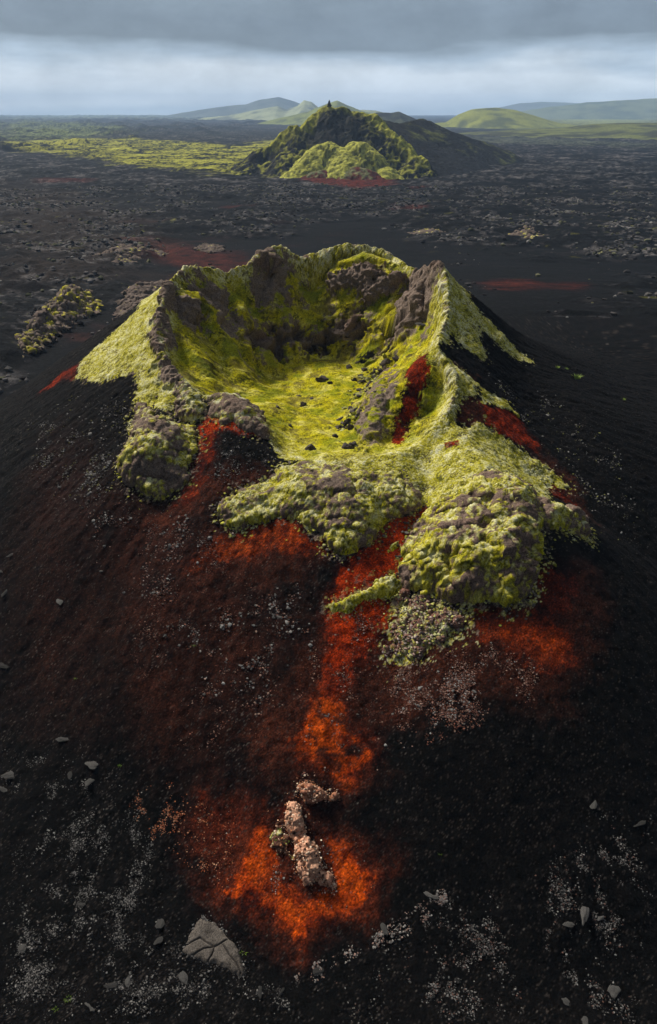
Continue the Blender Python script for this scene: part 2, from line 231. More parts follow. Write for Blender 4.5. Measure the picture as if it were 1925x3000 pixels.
 'pl_grey_right': [(320.81, 2090.23), (524.07, 1990.15), (698.23, 1646.94), (603.78, 1419.4), (424.2, 1604.2), (277.44, 1739.47)],
 'pl_smooth_mid': [(-45.84, 369.69), (-18.82, 463.59), (26.23, 505.38), (53.56, 396.8), (91.0, 357.37), (149.16, 324.18), (45.06, 86.68), (27.31, 85.71), (20.2, 99.95), (9.0, 116.51)],
 'pl_smooth_left': [(-89.47, 180.33), (-88.15, 208.87), (-71.4, 265.8), (-86.33, 305.54), (-81.51, 396.8), (-30.27, 396.8), (-8.91, 115.39), (-64.29, 305.54), (-32.9, 98.23), (-38.2, 95.0), (-51.73, 100.86)],
 'pl_brown_left': [(-317.49, 729.67), (-206.54, 614.19), (-131.75, 463.59), (-91.84, 305.54), (-134.34, 288.45)],
 'pl_red_a': [(-105.91, 382.8), (-77.61, 376.14), (-43.78, 351.49), (-11.52, 113.78), (-64.15, 314.78), (-87.77, 334.86)],
 'pl_red_b': [(49.76, 228.15), (66.56, 247.67), (67.2, 226.19), (51.83, 207.71)],
 'pl_red_c': [(77.26, 229.57), (87.33, 240.33), (85.6, 227.42), (74.42, 214.66)],
 'pl_red_d': [(72.01, 686.87), (90.54, 695.04), (88.5, 663.41), (70.79, 655.93)],
 'pl_red_e': [(-74.3, 539.06), (-55.72, 539.06), (-54.27, 524.12), (-72.36, 524.12)],
 'pl_red_f': [(-284.69, 753.03), (-235.83, 753.03), (-224.84, 716.3), (-271.43, 716.3)],
 'pl_red_g': [(49.98, 544.21), (71.2, 539.06), (69.35, 524.12), (48.24, 524.12)],
 'lv_mossy': [(-90.99, 184.0), (-97.9, 213.58), (-98.09, 234.36), (-103.07, 258.94), (-93.03, 262.33), (-84.42, 260.29), (-77.83, 237.21), (-80.9, 223.55), (-82.89, 208.87), (-81.95, 191.7), (-83.61, 183.25)],
 'lv_left_b': [(-82.77, 258.94), (-79.75, 272.99), (-71.84, 282.08), (-65.37, 292.56), (-23.14, 98.44), (-27.59, 101.92), (-76.7, 244.89)],
 'lv_left_c': [(-113.71, 334.86), (-113.09, 376.14), (-97.57, 376.14), (-77.13, 351.49), (-84.15, 319.59), (-98.66, 310.1)],
 'lv_left_d': [(-68.77, 363.43), (-64.93, 380.11), (-52.71, 372.25), (-50.79, 357.37), (-58.37, 351.49)],
 'lv_right_a': [(94.4, 419.64), (117.38, 454.13), (129.95, 419.64), (114.52, 389.69), (95.48, 396.8)],
 'lv_right_b': [(40.96, 411.76), (61.0, 436.25), (71.11, 419.64), (51.93, 402.66)],
 'gv_front': [(-16.17, 51.97), (-8.76, 53.34), (-2.92, 54.49), (-0.41, 51.72), (-1.17, 46.75), (-5.72, 43.72), (-11.26, 44.92), (-16.83, 48.0)],
 'gv_pink': [(1.16, 46.1), (4.31, 46.91), (8.85, 46.12), (14.31, 47.71), (19.27, 45.27), (17.6, 42.08), (12.01, 40.82), (8.36, 40.03), (4.05, 40.35), (2.26, 42.88)],
 'gv_left': [(-41.63, 87.15), (-33.69, 86.88), (-24.98, 80.6), (-23.17, 69.56), (-23.31, 64.8), (-28.01, 65.51), (-35.63, 73.09)],
 'gv_leftslope': [(-28.33, 66.75), (-17.06, 64.11), (-5.83, 62.34), (-9.2, 59.1), (-11.3, 53.53), (-17.54, 52.56), (-24.18, 56.66)],
 'gv_cinder': [(-13.08, 71.29), (-6.21, 69.58), (-5.14, 67.03), (-9.64, 64.96), (-13.33, 64.84), (-12.82, 68.9)],
 'gv_right': [(19.69, 87.58), (31.41, 90.18), (38.25, 77.62), (36.66, 64.12), (28.71, 61.73), (26.72, 76.01)],
 'gv_bl': [(-30.62, 43.61), (-23.8, 43.57), (-16.3, 39.5), (-13.72, 37.03), (-13.28, 31.83), (-11.06, 28.43), (-6.54, 25.66), (-2.18, 25.59), (-0.3, 23.11), (-23.16, 23.25)],
 'gv_br': [(-2.21, 26.61), (2.93, 28.75), (8.91, 30.66), (14.1, 30.64), (21.8, 35.84), (26.78, 35.68), (22.91, 22.99), (-0.3, 23.11)],
 'gv_orange': [(-17.99, 38.4), (-13.63, 39.08), (-8.16, 35.85), (-7.23, 33.23), (-10.28, 32.56), (-15.27, 35.35)],
 'gv_band_r': [(-2.5, 25.85), (-0.32, 27.14), (3.57, 28.49), (6.24, 29.89), (8.93, 30.91), (9.18, 30.15), (6.14, 28.41), (2.88, 27.45), (-0.31, 25.86), (-1.85, 25.09)],
 'scree': [(7.25, 103.12), (11.0, 95.62), (8.4, 83.03), (7.04, 78.26), (3.93, 71.46), (1.44, 69.46), (0.0, 80.35), (1.78, 89.66), (4.57, 100.95)],
 'rust_flank': [(-35.46, 80.24), (-22.45, 65.5), (-18.75, 54.49), (-20.11, 43.59), (-29.12, 47.26), (-36.09, 63.97)],
 'pl_red_h': [(-32.31, 821.02), (0.0, 881.86), (44.49, 881.86), (66.93, 821.02), (61.71, 703.4), (30.13, 663.41), (-3.98, 703.4), (-26.8, 729.67)],
}
POINTS = {
 'crater_boulder': [(-0.82, 97.32, 0.85), (0.19, 95.92, 0.45), (-2.4, 90.69, 0.45), (8.55, 98.64, 0.8), (5.99, 91.56, 0.95), (4.77, 97.97, 0.6), (3.77, 96.38, 0.5), (7.64, 86.97, 0.5), (3.17, 102.29, 0.6), (4.67, 103.86, 0.5), (5.73, 100.79, 0.7), (-2.08, 71.94, 0.75), (2.09, 72.42, 0.8), (2.91, 73.26, 0.6), (1.66, 82.61, 0.6), (2.42, 80.09, 0.7), (2.76, 78.65, 0.5), (1.35, 79.57, 0.55), (0.78, 76.68, 0.45), (-3.52, 88.4, 0.5), (-4.23, 91.56, 0.4), (-4.78, 78.63, 0.4), (-8.41, 95.25, 0.35), (7.6, 98.01, 0.5), (10.06, 98.19, 0.6), (5.89, 81.4, 0.55), (-6.69, 83.89, 0.35)],
 'tuft': [(37.18, 98.31, 0.8), (34.26, 99.15, 0.45), (36.22, 100.59, 0.35), (43.64, 95.43, 0.35)],
 'small_plant': [(-12.74, 49.47, 0.28), (-24.19, 48.33, 0.2), (-18.34, 40.38, 0.22), (-6.33, 27.42, 0.3), (8.85, 32.95, 0.25), (-18.83, 24.79, 0.3), (-19.55, 24.14, 0.25)],
 'pale_rock': [(-24.13, 43.23, 1.0, 0.5), (-20.93, 40.79, 1.1, 0.6), (-22.79, 40.26, 0.7, 0.5), (-20.75, 39.53, 0.9, 0.5), (-28.59, 41.29, 1.3, 0.5), (-29.13, 40.18, 0.8, 0.4), (-23.36, 28.07, 0.5, 0.8), (-13.04, 29.44, 0.6, 0.8), (-12.94, 28.34, 0.55, 0.6), (-19.58, 30.87, 0.5, 0.5), (-10.67, 25.96, 0.7, 0.6), (-4.93, 24.99, 0.6, 0.4), (-3.39, 24.97, 0.5, 0.3), (-0.78, 26.24, 0.7, 0.6), (7.92, 30.54, 0.8, 0.4), (4.23, 28.86, 0.8, 0.4), (19.37, 29.28, 1.5, 0.18), (20.6, 28.95, 0.6, 0.4), (17.94, 28.56, 0.7, 0.5), (16.8, 24.53, 0.8, 0.5), (17.97, 23.29, 0.7, 0.5), (20.58, 24.98, 0.8, 0.7), (-15.93, 25.56, 0.7, 0.4), (-17.13, 24.26, 0.7, 0.3), (-14.73, 25.81, 0.6, 0.5), (21.41, 35.69, 0.8, 0.5), (25.07, 34.71, 0.9, 0.35), (-32.58, 51.34, 1.1, 0.5), (-27.78, 56.16, 0.8, 0.6), (-34.88, 59.08, 1.0, 0.3), (-35.47, 63.73, 1.0, 0.3), (-36.22, 61.98, 0.8, 0.5), (13.29, 99.09, 1.2, 0.5)],
}
HILL_LINES = {
 'far_grey': [[(-1601.35, 9000.0, 57.01), (-1209.19, 9000.0, 107.08), (-917.49, 9000.0, 131.99), (-770.32, 9000.0, 177.46), (-552.77, 9000.0, 202.14), (-409.56, 9000.0, 165.09), (-266.02, 9000.0, 107.08), (-121.35, 9000.0, 52.82)]],
 'far_pale': [[(-939.34, 6200.0, 20.32), (-702.77, 6200.0, 46.39), (-534.13, 6200.0, 72.34), (-399.73, 6200.0, 95.3), (-327.07, 6200.0, 75.21), (-249.9, 6200.0, 92.43), (-192.52, 6200.0, 132.39), (-132.92, 6200.0, 121.01), (-83.34, 6200.0, 86.7), (66.97, 6200.0, 40.61)]],
 'far_green': [[(-341.92, 4200.0, 11.41), (-204.37, 4200.0, 39.02), (-113.23, 4200.0, 58.6), (-22.55, 4200.0, 89.73), (44.96, 4200.0, 110.97), (94.67, 4200.0, 91.66), (158.26, 4200.0, 70.31), (249.64, 4200.0, 42.94)]],
 'far_small': [[(140.26, 5200.0, 53.43), (223.99, 5200.0, 70.35), (308.16, 5200.0, 65.52), (378.92, 5200.0, 48.59)]],
 'far_dark': [[(119.31, 2400.0, 50.25), (148.89, 2400.0, 56.97), (194.26, 2400.0, 55.85), (217.4, 2400.0, 59.2), (239.92, 2400.0, 50.25), (279.74, 2400.0, 36.75), (313.13, 2400.0, 25.44)]],
 'green_dome': [[(522.66, 3500.0, 16.21), (576.51, 3500.0, 49.05), (631.15, 3500.0, 68.59), (696.33, 3500.0, 75.07), (743.38, 3500.0, 75.07), (820.0, 3500.0, 65.34), (908.29, 3500.0, 42.51), (1026.89, 3500.0, 12.9)]],
 'right_ridge': [[(1839.94, 7500.0, 57.51), (2095.92, 7500.0, 99.23), (2313.83, 7500.0, 119.99), (2431.25, 7500.0, 137.24), (2690.28, 7500.0, 147.57), (2928.82, 7500.0, 157.88), (3325.52, 7500.0, 175.03), (3930.77, 7500.0, 161.31)]],
 'right_far': [[(2454.62, 12000.0, 89.45), (2864.35, 12000.0, 161.52), (3214.01, 12000.0, 189.1), (3601.64, 12000.0, 178.08), (4578.79, 12000.0, 122.77)]],
 'right_low': [[(701.73, 2300.0, 18.16), (787.5, 2300.0, 27.96), (874.04, 2300.0, 32.31), (961.7, 2300.0, 31.22), (1085.41, 2300.0, 35.56)]],
 'fc_main': [[(-82.88, 830.0, 18.81), (-57.58, 835.0, 26.74), (-36.76, 840.0, 38.71), (-22.01, 845.0, 50.62), (-9.17, 850.0, 59.72), (2.29, 852.0, 62.09), (13.77, 852.0, 60.9), (32.13, 850.0, 57.34), (46.68, 845.0, 53.4)], [(46.68, 845.0, 53.4), (61.13, 830.0, 42.93), (76.22, 815.0, 31.49), (89.73, 800.0, 19.12)], [(-31.73, 825.0, 33.14), (-36.53, 838.0, 44.75)]],
 'fc_dark': [[(49.74, 900.0, 52.13), (68.08, 930.0, 50.55), (88.72, 960.0, 46.17), (116.53, 1000.0, 50.78), (131.59, 1010.0, 47.84), (161.52, 1020.0, 37.56), (199.97, 1040.0, 26.14), (240.22, 1060.0, 14.16)]],
 'fc_mound': [[(-34.74, 775.0, 8.05), (-23.97, 785.0, 19.88), (-11.02, 800.0, 30.08), (2.21, 805.0, 32.62), (10.97, 795.0, 27.17), (13.09, 785.0, 18.33)], [(16.65, 792.0, 24.58), (26.49, 803.0, 32.69), (38.74, 800.0, 31.63), (50.36, 790.0, 21.96), (58.86, 780.0, 10.84)]],
 'pin': [[(0.46, 852.0, 61.3), (0.46, 852.0, 68.38)]],
 'fc_front': [[(-22.28, 762.0, 4.31), (-15.03, 766.0, 7.88), (-6.45, 768.0, 9.29), (8.59, 766.0, 7.11)], [(12.85, 764.0, 8.02), (27.89, 768.0, 12.37), (38.56, 766.0, 10.96)], [(31.91, 755.0, 1.76), (43.44, 758.0, 5.37), (53.17, 756.0, 3.6)]],
}


# ------------------------------------------------------------------ mesh helpers
def tag(o, label=None, cat=None, group=None, kind=None):
    if label: o['label'] = label
    if cat: o['category'] = cat
    if group: o['group'] = group
    if kind: o['kind'] = kind
    return o
def new_mesh(name, V, F, col=None, mat=None, smooth=True, link=True):
    me = bpy.data.meshes.new(name)
    V = np.asarray(V, np.float32); F = np.asarray(F, np.int32); k = F.shape[1]
    me.vertices.add(len(V)); me.vertices.foreach_set('co', V.ravel())
    me.loops.add(F.size); me.loops.foreach_set('vertex_index', F.ravel())
    me.polygons.add(len(F)); me.polygons.foreach_set('loop_start', np.arange(len(F), dtype=np.int32)*k)
    me.polygons.foreach_set('loop_total', np.full(len(F), k, np.int32))
    me.polygons.foreach_set('use_smooth', np.full(len(F), smooth, bool))
    me.update(calc_edges=True)
    if col is not None:
        a = me.attributes.new('Col', 'FLOAT_COLOR', 'POINT')
        c4 = np.ones((len(V), 4), np.float32); c4[:, :3] = col
        a.data.foreach_set('color', c4.ravel())
    if mat: me.materials.append(mat)
    if not link: return me
    o = bpy.data.objects.new(name, me); C.objects.link(o)
    return o
def grid_faces(nr, nc, keep=None):
    i = np.arange(nr*nc).reshape(nr, nc)
    F = np.stack((i[:-1, :-1], i[:-1, 1:], i[1:, 1:], i[1:, :-1]), -1).reshape(-1, 4)
    if keep is not None:
        F = F[keep.ravel()[F].all(1)]
    return F
def compact(V, F, col):
    used = np.zeros(len(V), bool); used[F] = True
    idx = np.cumsum(used)-1
    return V[used], idx[F], col[used]
def mask(x, y, key, soft=.5, wob=None, grow=0.0):
    """1 inside a named outline, soft edge; only worked out near it"""
    p = np.asarray(POLY[key]); m = np.zeros(x.shape)
    q = 4*soft+2+abs(grow)
    sel = (x > p[:, 0].min()-q) & (x < p[:, 0].max()+q) & (y > p[:, 1].min()-q) & (y < p[:, 1].max()+q)
    if sel.any():
        d = sdpoly(p, x[sel], y[sel])+grow
        if wob is not None: d = d+wob[sel]
        m[sel] = sstep(-soft, soft, d)
    return m
def inside(x, y, key): return sdpoly(POLY[key], x, y)
def mixc(a, b, t): return a+(np.asarray(b)-a)*t[..., None]

# ------------------------------------------------------------------ materials
def surf_mat(name, scale=6.0, var=.55, bump=.5, dist=.05, rough=.95, spec=.04, random_tint=False, solid=None):
    m = bpy.data.materials.new(name); m.use_nodes = True
    nt = m.node_tree; N = nt.nodes; L = nt.links
    b = N['Principled BSDF']; b.inputs['Roughness'].default_value = rough; b.inputs['Specular IOR Level'].default_value = spec
    tc = N.new('ShaderNodeTexCoord')
    n = N.new('ShaderNodeTexNoise'); n.inputs['Scale'].default_value = scale; n.inputs['Detail'].default_value = 5; n.inputs['Roughness'].default_value = .65
    L.new(tc.outputs['Object'], n.inputs['Vector'])
    mr = N.new('ShaderNodeMapRange'); mr.inputs[1].default_value = .3; mr.inputs[2].default_value = .7
    mr.inputs[3].default_value = 1-var; mr.inputs[4].default_value = 1+var
    L.new(n.outputs[0], mr.inputs[0])
    sc = N.new('ShaderNodeVectorMath'); sc.operation = 'SCALE'; L.new(mr.outputs[0], sc.inputs['Scale'])
    if solid is None:
        at = N.new('ShaderNodeAttribute'); at.attribute_name = 'Col'; L.new(at.outputs['Color'], sc.inputs[0])
    else:
        sc.inputs[0].default_value = solid
    outc = sc.outputs[0]
    if random_tint:
        oi = N.new('ShaderNodeObjectInfo')
        r2 = N.new('ShaderNodeMapRange'); r2.inputs[3].default_value = .45; r2.inputs[4].default_value = 1.35; L.new(oi.outputs['Random'], r2.inputs[0])
        s2 = N.new('ShaderNodeVectorMath'); s2.operation = 'SCALE'; L.new(outc, s2.inputs[0]); L.new(r2.outputs[0], s2.inputs['Scale']); outc = s2.outputs[0]
    L.new(outc, b.inputs['Base Color'])
    if bump:
        bp = N.new('ShaderNodeBump'); bp.inputs['Strength'].default_value = bump; bp.inputs['Distance'].default_value = dist
        L.new(n.outputs[0], bp.inputs['Height']); L.new(bp.outputs[0], b.inputs['Normal'])
    return m
M_HILL = surf_mat('cinder_and_moss', 6.0, .75, .9, .10)
M_ROCK = surf_mat('mossy_lava', 6.0, .75, 1.0, .12)
M_PLAIN = surf_mat('lava_plain', .9, .8, 1.0, .6)
M_FAR = surf_mat('far_slopes', .25, .6, .8, 3.0)
M_GRAVEL = surf_mat('gravel', 9.0, .35, 0, 0)
M_STONE = surf_mat('lava_stone', 7.0, .4, .5, .05, random_tint=True, solid=(.16, .15, .14))
M_SLAB = surf_mat('lava_slab', 9.0, .45, .7, .04)
M_GRASS = surf_mat('grass_blade', 20.0, .4, 0, 0, rough=.6, solid=(.22, .30, .06))

YEL_IN = np.array((.40, .345, .005)); YEL_OUT = np.array((.37, .325, .014)); PALE = np.array((.47, .45, .29))
MOSS_DK = np.array((.075, .075, .010)); ROCK_DK = np.array((.024, .018, .015)); ROCK_LT = np.array((.160, .118, .092))
CINDER = np.array((.0030, .0025, .0024)); RED = np.array((.25, .022, .002)); ORANGE = np.array((.36, .050, .003)); RUST = np.array((.046, .012, .006))

def lumps(x, y, z, s=1.0):
    # cushions of many sizes: fine billows that fade in and out over broken, warped ground
    wx = .5*fbm(x/1.6, y/1.6, z/1.6, oct=3, seed=91)
    a = np.abs(perlin(x/(.52*s)+wx, y/(.52*s)-wx, z/(.52*s), seed=5)); b = np.abs(perlin(x/(.25*s)-wx, y/(.25*s), z/(.25*s), seed=6))
    f = fbm(x/(1.3*s)+wx, y/(1.3*s), z/(1.3*s), oct=4, gain=.65, seed=7)
    k = sstep(-.25, .3, perlin(x/2.7, y/2.7, z/2.7, seed=92))
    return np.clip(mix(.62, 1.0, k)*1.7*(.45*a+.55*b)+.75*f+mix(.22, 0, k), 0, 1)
def craggy(x, y, z, s=1.0):
    v = 0; amp = 1; f = 1/(3.2*s); t = 0
    for o in range(4):
        n = 1-2*np.abs(perlin(x*f, y*f, z*f, seed=30+o)); v = v+amp*n; t += amp; amp *= .68; f *= 2.1
    return v/t
def moss_colour(L, pale, inner, n):
    y = mixc(np.broadcast_to(YEL_OUT, L.shape+(3,)), YEL_IN, inner)
    y = y*(.72+.55*np.clip(.5+n, 0, 1))[..., None]
    y = mixc(y, PALE, np.clip(pale*sstep(.30, .68, L+.25*n)*1.15, 0, 1))
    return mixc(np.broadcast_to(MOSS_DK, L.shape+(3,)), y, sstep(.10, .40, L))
def rock_colour(L, n, warm):
    a = mixc(np.broadcast_to(ROCK_DK, L.shape+(3,)), ROCK_LT, np.clip(sstep(.15, .75, L)+.35*n, 0, 1))
    return mixc(a, (.12, .055, .040), np.clip(warm, 0, 1))

# ------------------------------------------------------------------ the crater hill
def axis(lo, hi, step, a, b, g):
    v = list(np.arange(lo, hi, step)); s = step; p = lo; left = []
    while p > a:
        s = min(s*g, 2.5); p -= s; left.append(p)
    s = step; p = hi; right = []
    while p < b:
        right.append(p); s = min(s*g, 2.5); p += s
    return np.array(left[::-1]+v+right)
HX = (-96.0, 96.0); HY = (10.0, 172.0)
def hill_weight(x, y):
    return sstep(4, 18, np.minimum(np.minimum(x-HX[0], HX[1]-x), np.minimum(y-HY[0]+8, HY[1]-y)))
def normals(x, y, fn, e=.15):
    h = fn(x, y); gx = (fn(x+e, y)-h)/e; gy = (fn(x, y+e)-h)/e
    l = np.sqrt(gx*gx+gy*gy+1); return h, -gx/l, -gy/l, 1/l

def cinder_colour(x, y, seedn):
    """black, rust and red ash, by the stained areas' own outlines"""
    n1 = fbm(x/3.1, y/3.1, oct=4, seed=41); n2 = fbm(x/.8, y/.8, oct=3, seed=42); n3 = fbm(x/9., y/9., oct=3, seed=43)
    c = np.broadcast_to(CINDER, x.shape+(3,))*(1+.9*n2+.7*n1)[..., None]
    n0 = fbm(x/.3, y/.3, oct=2, seed=46); wob = 1.4*n1+.9*n2+.5*n0
    rust = np.zeros(x.shape)
    for k, s, q in (('rust_gully', 1.6, .7), ('rust_trail', 2.2, .75), ('rust_left', 4.5, .42), ('rust_flank', 5.0, .22), ('hole_gully', .6, .9), ('rust_pocket', 1.6, .6), ('rust_right', 1.2, .6),
                    ('rust_right_fan', 2.2, .6), ('rust_fan', 2.0, .9), ('red_right_upper', .5, .7)):
        rust = np.maximum(rust, q*mask(x, y, k, s, wob*1.3))
    rust = np.clip(rust*(1+1.1*n1+.5*n2), 0, 1)
    c = mixc(c, RUST, rust)
    red = np.zeros(x.shape)
    for k, s, q, wv in (('red_left_tip', .7, .42, .4), ('red_gully_top', .45, .75, .3), ('red_gully_mid', 1.0, .34, .7), ('red_streak', .5, .52, .5), ('red_right', .7, .55, .4),
                        ('red_right_low', .5, .4, .3), ('red_patch_mid', .4, .5, .4), ('red_main', .8, .88, .45), ('red_trail', .9, 1.25, .7),
                        ('red_pocket', 1.0, .36, .5), ('red_right_pocket', 1.0, .24, .7), ('red_right_fan', 1.2, .42, 1.1), ('red_fan', .8, 1.0, .45), ('rust_fan', 2.0, .12, 1.0)):
        red = np.maximum(red, q*(.35*mask(x, y, k, s*1.5, wob*wv)+.65*mask(x, y, k, s*.35, wob*(wv+.5))))
    bl = sstep(-.16, .04, fbm(x/1.7+3, y/.9, oct=4, seed=77))            # dark ash blown over the red in streaks
    trail = mask(x, y, 'red_trail', 1.5); dk = mask(x, y, 'dark_fan_inner', 1.2, wob)
    red = red*mix(.80+.2*bl, bl, trail)*(1+.35*n2+.25*n1)*(1-.85*dk)
    org = np.clip(np.maximum(mask(x, y, 'red_trail', 1.5, wob), np.maximum(mask(x, y, 'red_fan', 1.5, wob), np.maximum(.5*mask(x, y, 'red_right_fan', 1, wob), .9*mask(x, y, 'red_pocket', 1, wob))))*(.75+1.0*n2+.6*n1), 0, 1)
    red = red*(.62+.75*sstep(-.25, .25, n3+.8*n1))
    red = red*np.clip(.70+.45*RNG.random(len(x))+.9*fbm(x/.35, y/.35, oct=2, seed=45), 0, 1.3)
    rust = rust
    c = mixc(c, mixc(np.broadcast_to(RED, c.shape), ORANGE, org), np.clip(red, 0, 1))
    return np.clip(c, .0015, 1), rust, red

def build_hill():
    xs = axis(-50, 48, .115, HX[0], HX[1], 1.06); ys = axis(21, 123, .10, HY[0], HY[1], 1.06)
    X, Y = np.meshgrid(xs, ys); nr, nc = X.shape; x = X.ravel(); y = Y.ravel()
    h, nx, ny, nz = normals(x, y, land)
    th, r, R, Z = polar(x, y); s = R-r
    wob = 1.0*fbm(x/2.4, y/2.4, h/2.4, oct=3, seed=3)+.5*fbm(x/.6, y/.6, h/.6, oct=2, seed=4)
    w1 = 2.2*wob
    m = sstep(-1.3, .2, s+1.4*wob)*(1-sstep(60, 100, np.abs(np.degrees(th)+95))*0)
    front_gap = ((np.degrees(th) < -100) & (np.degrees(th) > -150))
    m = np.where(front_gap, sstep(-.6, .3, s+wob), m)
    for k, sf in (('moss_left', .5), ('moss_right_far', .4), ('moss_right_crest', .5), ('moss_outer_strip', .3), ('moss_line', .2), ('moss_line_low', .25)):
        m = np.maximum(m, mask(x, y, k, sf, w1*.35+.9*fbm(x/.7, y/.7, oct=2, seed=17)+(.6*fbm(th*14, r/12., oct=2, seed=18) if 'far' in k else 0)))
    back = sstep(-9, -5, s+3*wob)*sstep(15, 40, np.degrees(th))*(1-sstep(150, 165, np.degrees(th)))
    m = np.maximum(m, back)
    m = m*(1-mask(x, y, 'hole_gully', .5, w1*.5))*(1-mask(x, y, 'hole_dark_floor', .5, w1))
    rk = np.zeros(x.shape)
    for k, q in (('k_left_crest', .75), ('k_left_cliff', .9), ('k_upper_left', .6), ('k_far_band', .95), ('k_far_knob', .85), ('k_right_cliff', .85), ('k_far_left', .7), ('k_shoulder', .55)):
        rk = np.maximum(rk, q*mask(x, y, k, .7, w1))
    redm = np.maximum(mask(x, y, 'red_streak', .5, wob*1.3+.5*(RNG.random(len(x))-.5)), np.maximum(mask(x, y, 'red_right', .4, wob*.6), np.maximum(mask(x, y, 'red_main', .5, wob*.6), np.maximum(mask(x, y, 'red_patch_mid', .3, wob*.5), mask(x, y, 'red_gully_top', .3, wob*.5)))))
    m = m*(1-redm)
    L = lumps(x, y, h, .75); cr = craggy(x, y, h)
    band = mask(x, y, 'k_far_band', .8, w1)
    lipz = sstep(-135, -110, np.degrees(th))*(1-sstep(-70, -45, np.degrees(th)))
    inner = mix(sstep(.3, 2.5, s), sstep(-5, 9, s+5*wob), lipz)
    n = fbm(x/1.9, y/1.9, h/1.9, oct=4, seed=8); nb = fbm(x/6, y/6, h/4, oct=3, seed=9)
    rock_t = sstep(.38, .62, rk-.08+.75*n+.45*fbm(x/.5, y/.5, h/.5, oct=2, seed=26)+.10*cr+.42*sstep(.14, .42, 1-nz)*inner-.04+.34*np.exp(-((s+.1)/.8)**2)*(1-lipz))
    # displacement along the normal
    cliff = np.maximum(rk, .8*sstep(.35, .75, 1-nz))*m
    d = .13*L*m+.22*fbm(x/1.5, y/1.5, h/1.5, oct=3, seed=13)*m+cliff*(1.25*cr-.15)+.18*fbm(x/1.1, y/1.1, h/1.1, oct=2, seed=12)*(1-m)+.5*nb*m+1.5*inner*m*sstep(.12, .45, 1-nz)*fbm(x/4.5, y/4.5, h/3.5, oct=3, seed=28)-3.2*band*sstep(-.3, .2, fbm(x/3, y/3, h/3, oct=2, seed=29))+.9*mask(x, y, 'k_far_knob', .8, w1)
    rill = fbm(th*26, r/9., oct=3, seed=15)
    d = d+(.28*rill*sstep(1, 8, -s)+.05*fbm(x/.45, y/.45, oct=2, seed=16))*(1-m)
    w_ = hill_weight(x, y); d = d*np.where(w_ < .97, sstep(.0, .40, np.abs(w_-.5)), 1)
    lipj = np.exp(-(s/.9)**2)*(1-lipz)
    tooth = (1-2*np.abs(perlin(th*11, th*0+3.3, seed=31)))*.55+(1-2*np.abs(perlin(th*27, th*0+1.7, seed=32)))*.5+.4*craggy(x, y, h, .5)
    lift = lipj*(.55*tooth+.1)
    px_ = x+nx*d; py_ = y+ny*d; z = h+nz*d+lift
    z = z-1.2*np.maximum(0, .5-hill_weight(x, y))-3*sstep(.3, .0, hill_weight(x, y))
    c, rust, red = cinder_colour(x, y, 0)
    g1 = RNG.random(len(x)); c = c*(.55+1.1*g1**3+.25*g1)[..., None]; c = mixc(c, np.array((.030, .024, .021)), (RNG.random(len(x)) < .05)*.8*(1-np.clip(red, 0, 1)))   # single clinkers
    g = RNG.random(len(x)); dens = .002+.03*sstep(-.05, .35, nb)*sstep(20, -5, x)
    c = mixc(c, (.10, .085, .075), (g < dens)*.6)
    pale = np.clip(mix(.58, .06, inner)+.7*n+.35*sstep(1.4, 0, np.abs(s)), 0, 1)
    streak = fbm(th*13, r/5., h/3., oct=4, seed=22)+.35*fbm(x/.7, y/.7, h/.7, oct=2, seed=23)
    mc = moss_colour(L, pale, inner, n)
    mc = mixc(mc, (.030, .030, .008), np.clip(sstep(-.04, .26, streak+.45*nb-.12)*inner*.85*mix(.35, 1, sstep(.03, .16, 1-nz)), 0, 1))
    spot0 = fbm(x/.5, y/.5, h/.5, oct=2, seed=25)
    fln = fbm(x/3.2, y/3.2, oct=4, seed=33)
    mc = mixc(mc, np.array((.13, .155, .006)), np.clip(sstep(-.02, .26, fln)*inner*.7, 0, 1)); mc = mixc(mc, np.array((.10, .075, .03)), np.clip(sstep(.10, .32, -fln+.3*spot0)*inner*.6, 0, 1))
    rc = rock_colour(np.clip(.5+.6*cr+.3*(L-.4), 0, 1), n, .35*sstep(.1, .4, nb))
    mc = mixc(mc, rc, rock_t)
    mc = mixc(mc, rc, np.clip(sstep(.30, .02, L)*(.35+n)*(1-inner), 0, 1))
    fr = np.zeros(x.shape)
    for k in ('oc_left', 'oc_knob', 'oc_crest', 'oc_front', 'oc_bluff', 'oc_spur', 'oc_spit', 'oc_rubble'):
        fr = np.maximum(fr, mask(x, y, k, 1.2, w1*.5, .15))
    edge_m = np.maximum(fr, mask(x, y, 'moss_right_far', 1.5, w1*.5)); edge_m = np.maximum(edge_m, mask(x, y, 'moss_left', 1.0, w1*.5)); edge_m = np.maximum(edge_m, .8*mask(x, y, 'moss_right_crest', 1.6, w1*.6))
    fl = fbm(x/.42, y/.42, oct=3, seed=27)+.25*(g-.5)
    fleck = (fl > .36-.46*edge_m)*(edge_m > .04)
    c = mixc(c, mixc(mc, rc, sstep(.1, -.2, n)), fleck*.85*(1-.5*redm))
    spot = fbm(x/.5, y/.5, h/.5, oct=2, seed=25)
    c = mixc(c, mc, sstep(.38, .60, m+.5*spot*(m > .01)))
    V = np.stack((px_, py_, z), -1)
    o = new_mesh('crater_hill', V, grid_faces(nr, nc), np.clip(c, .002, 1), M_HILL)
    tag(o, 'black cinder hill with a wide crater lined by bright yellow green moss', 'crater', kind='structure')
    return o
build_hill()

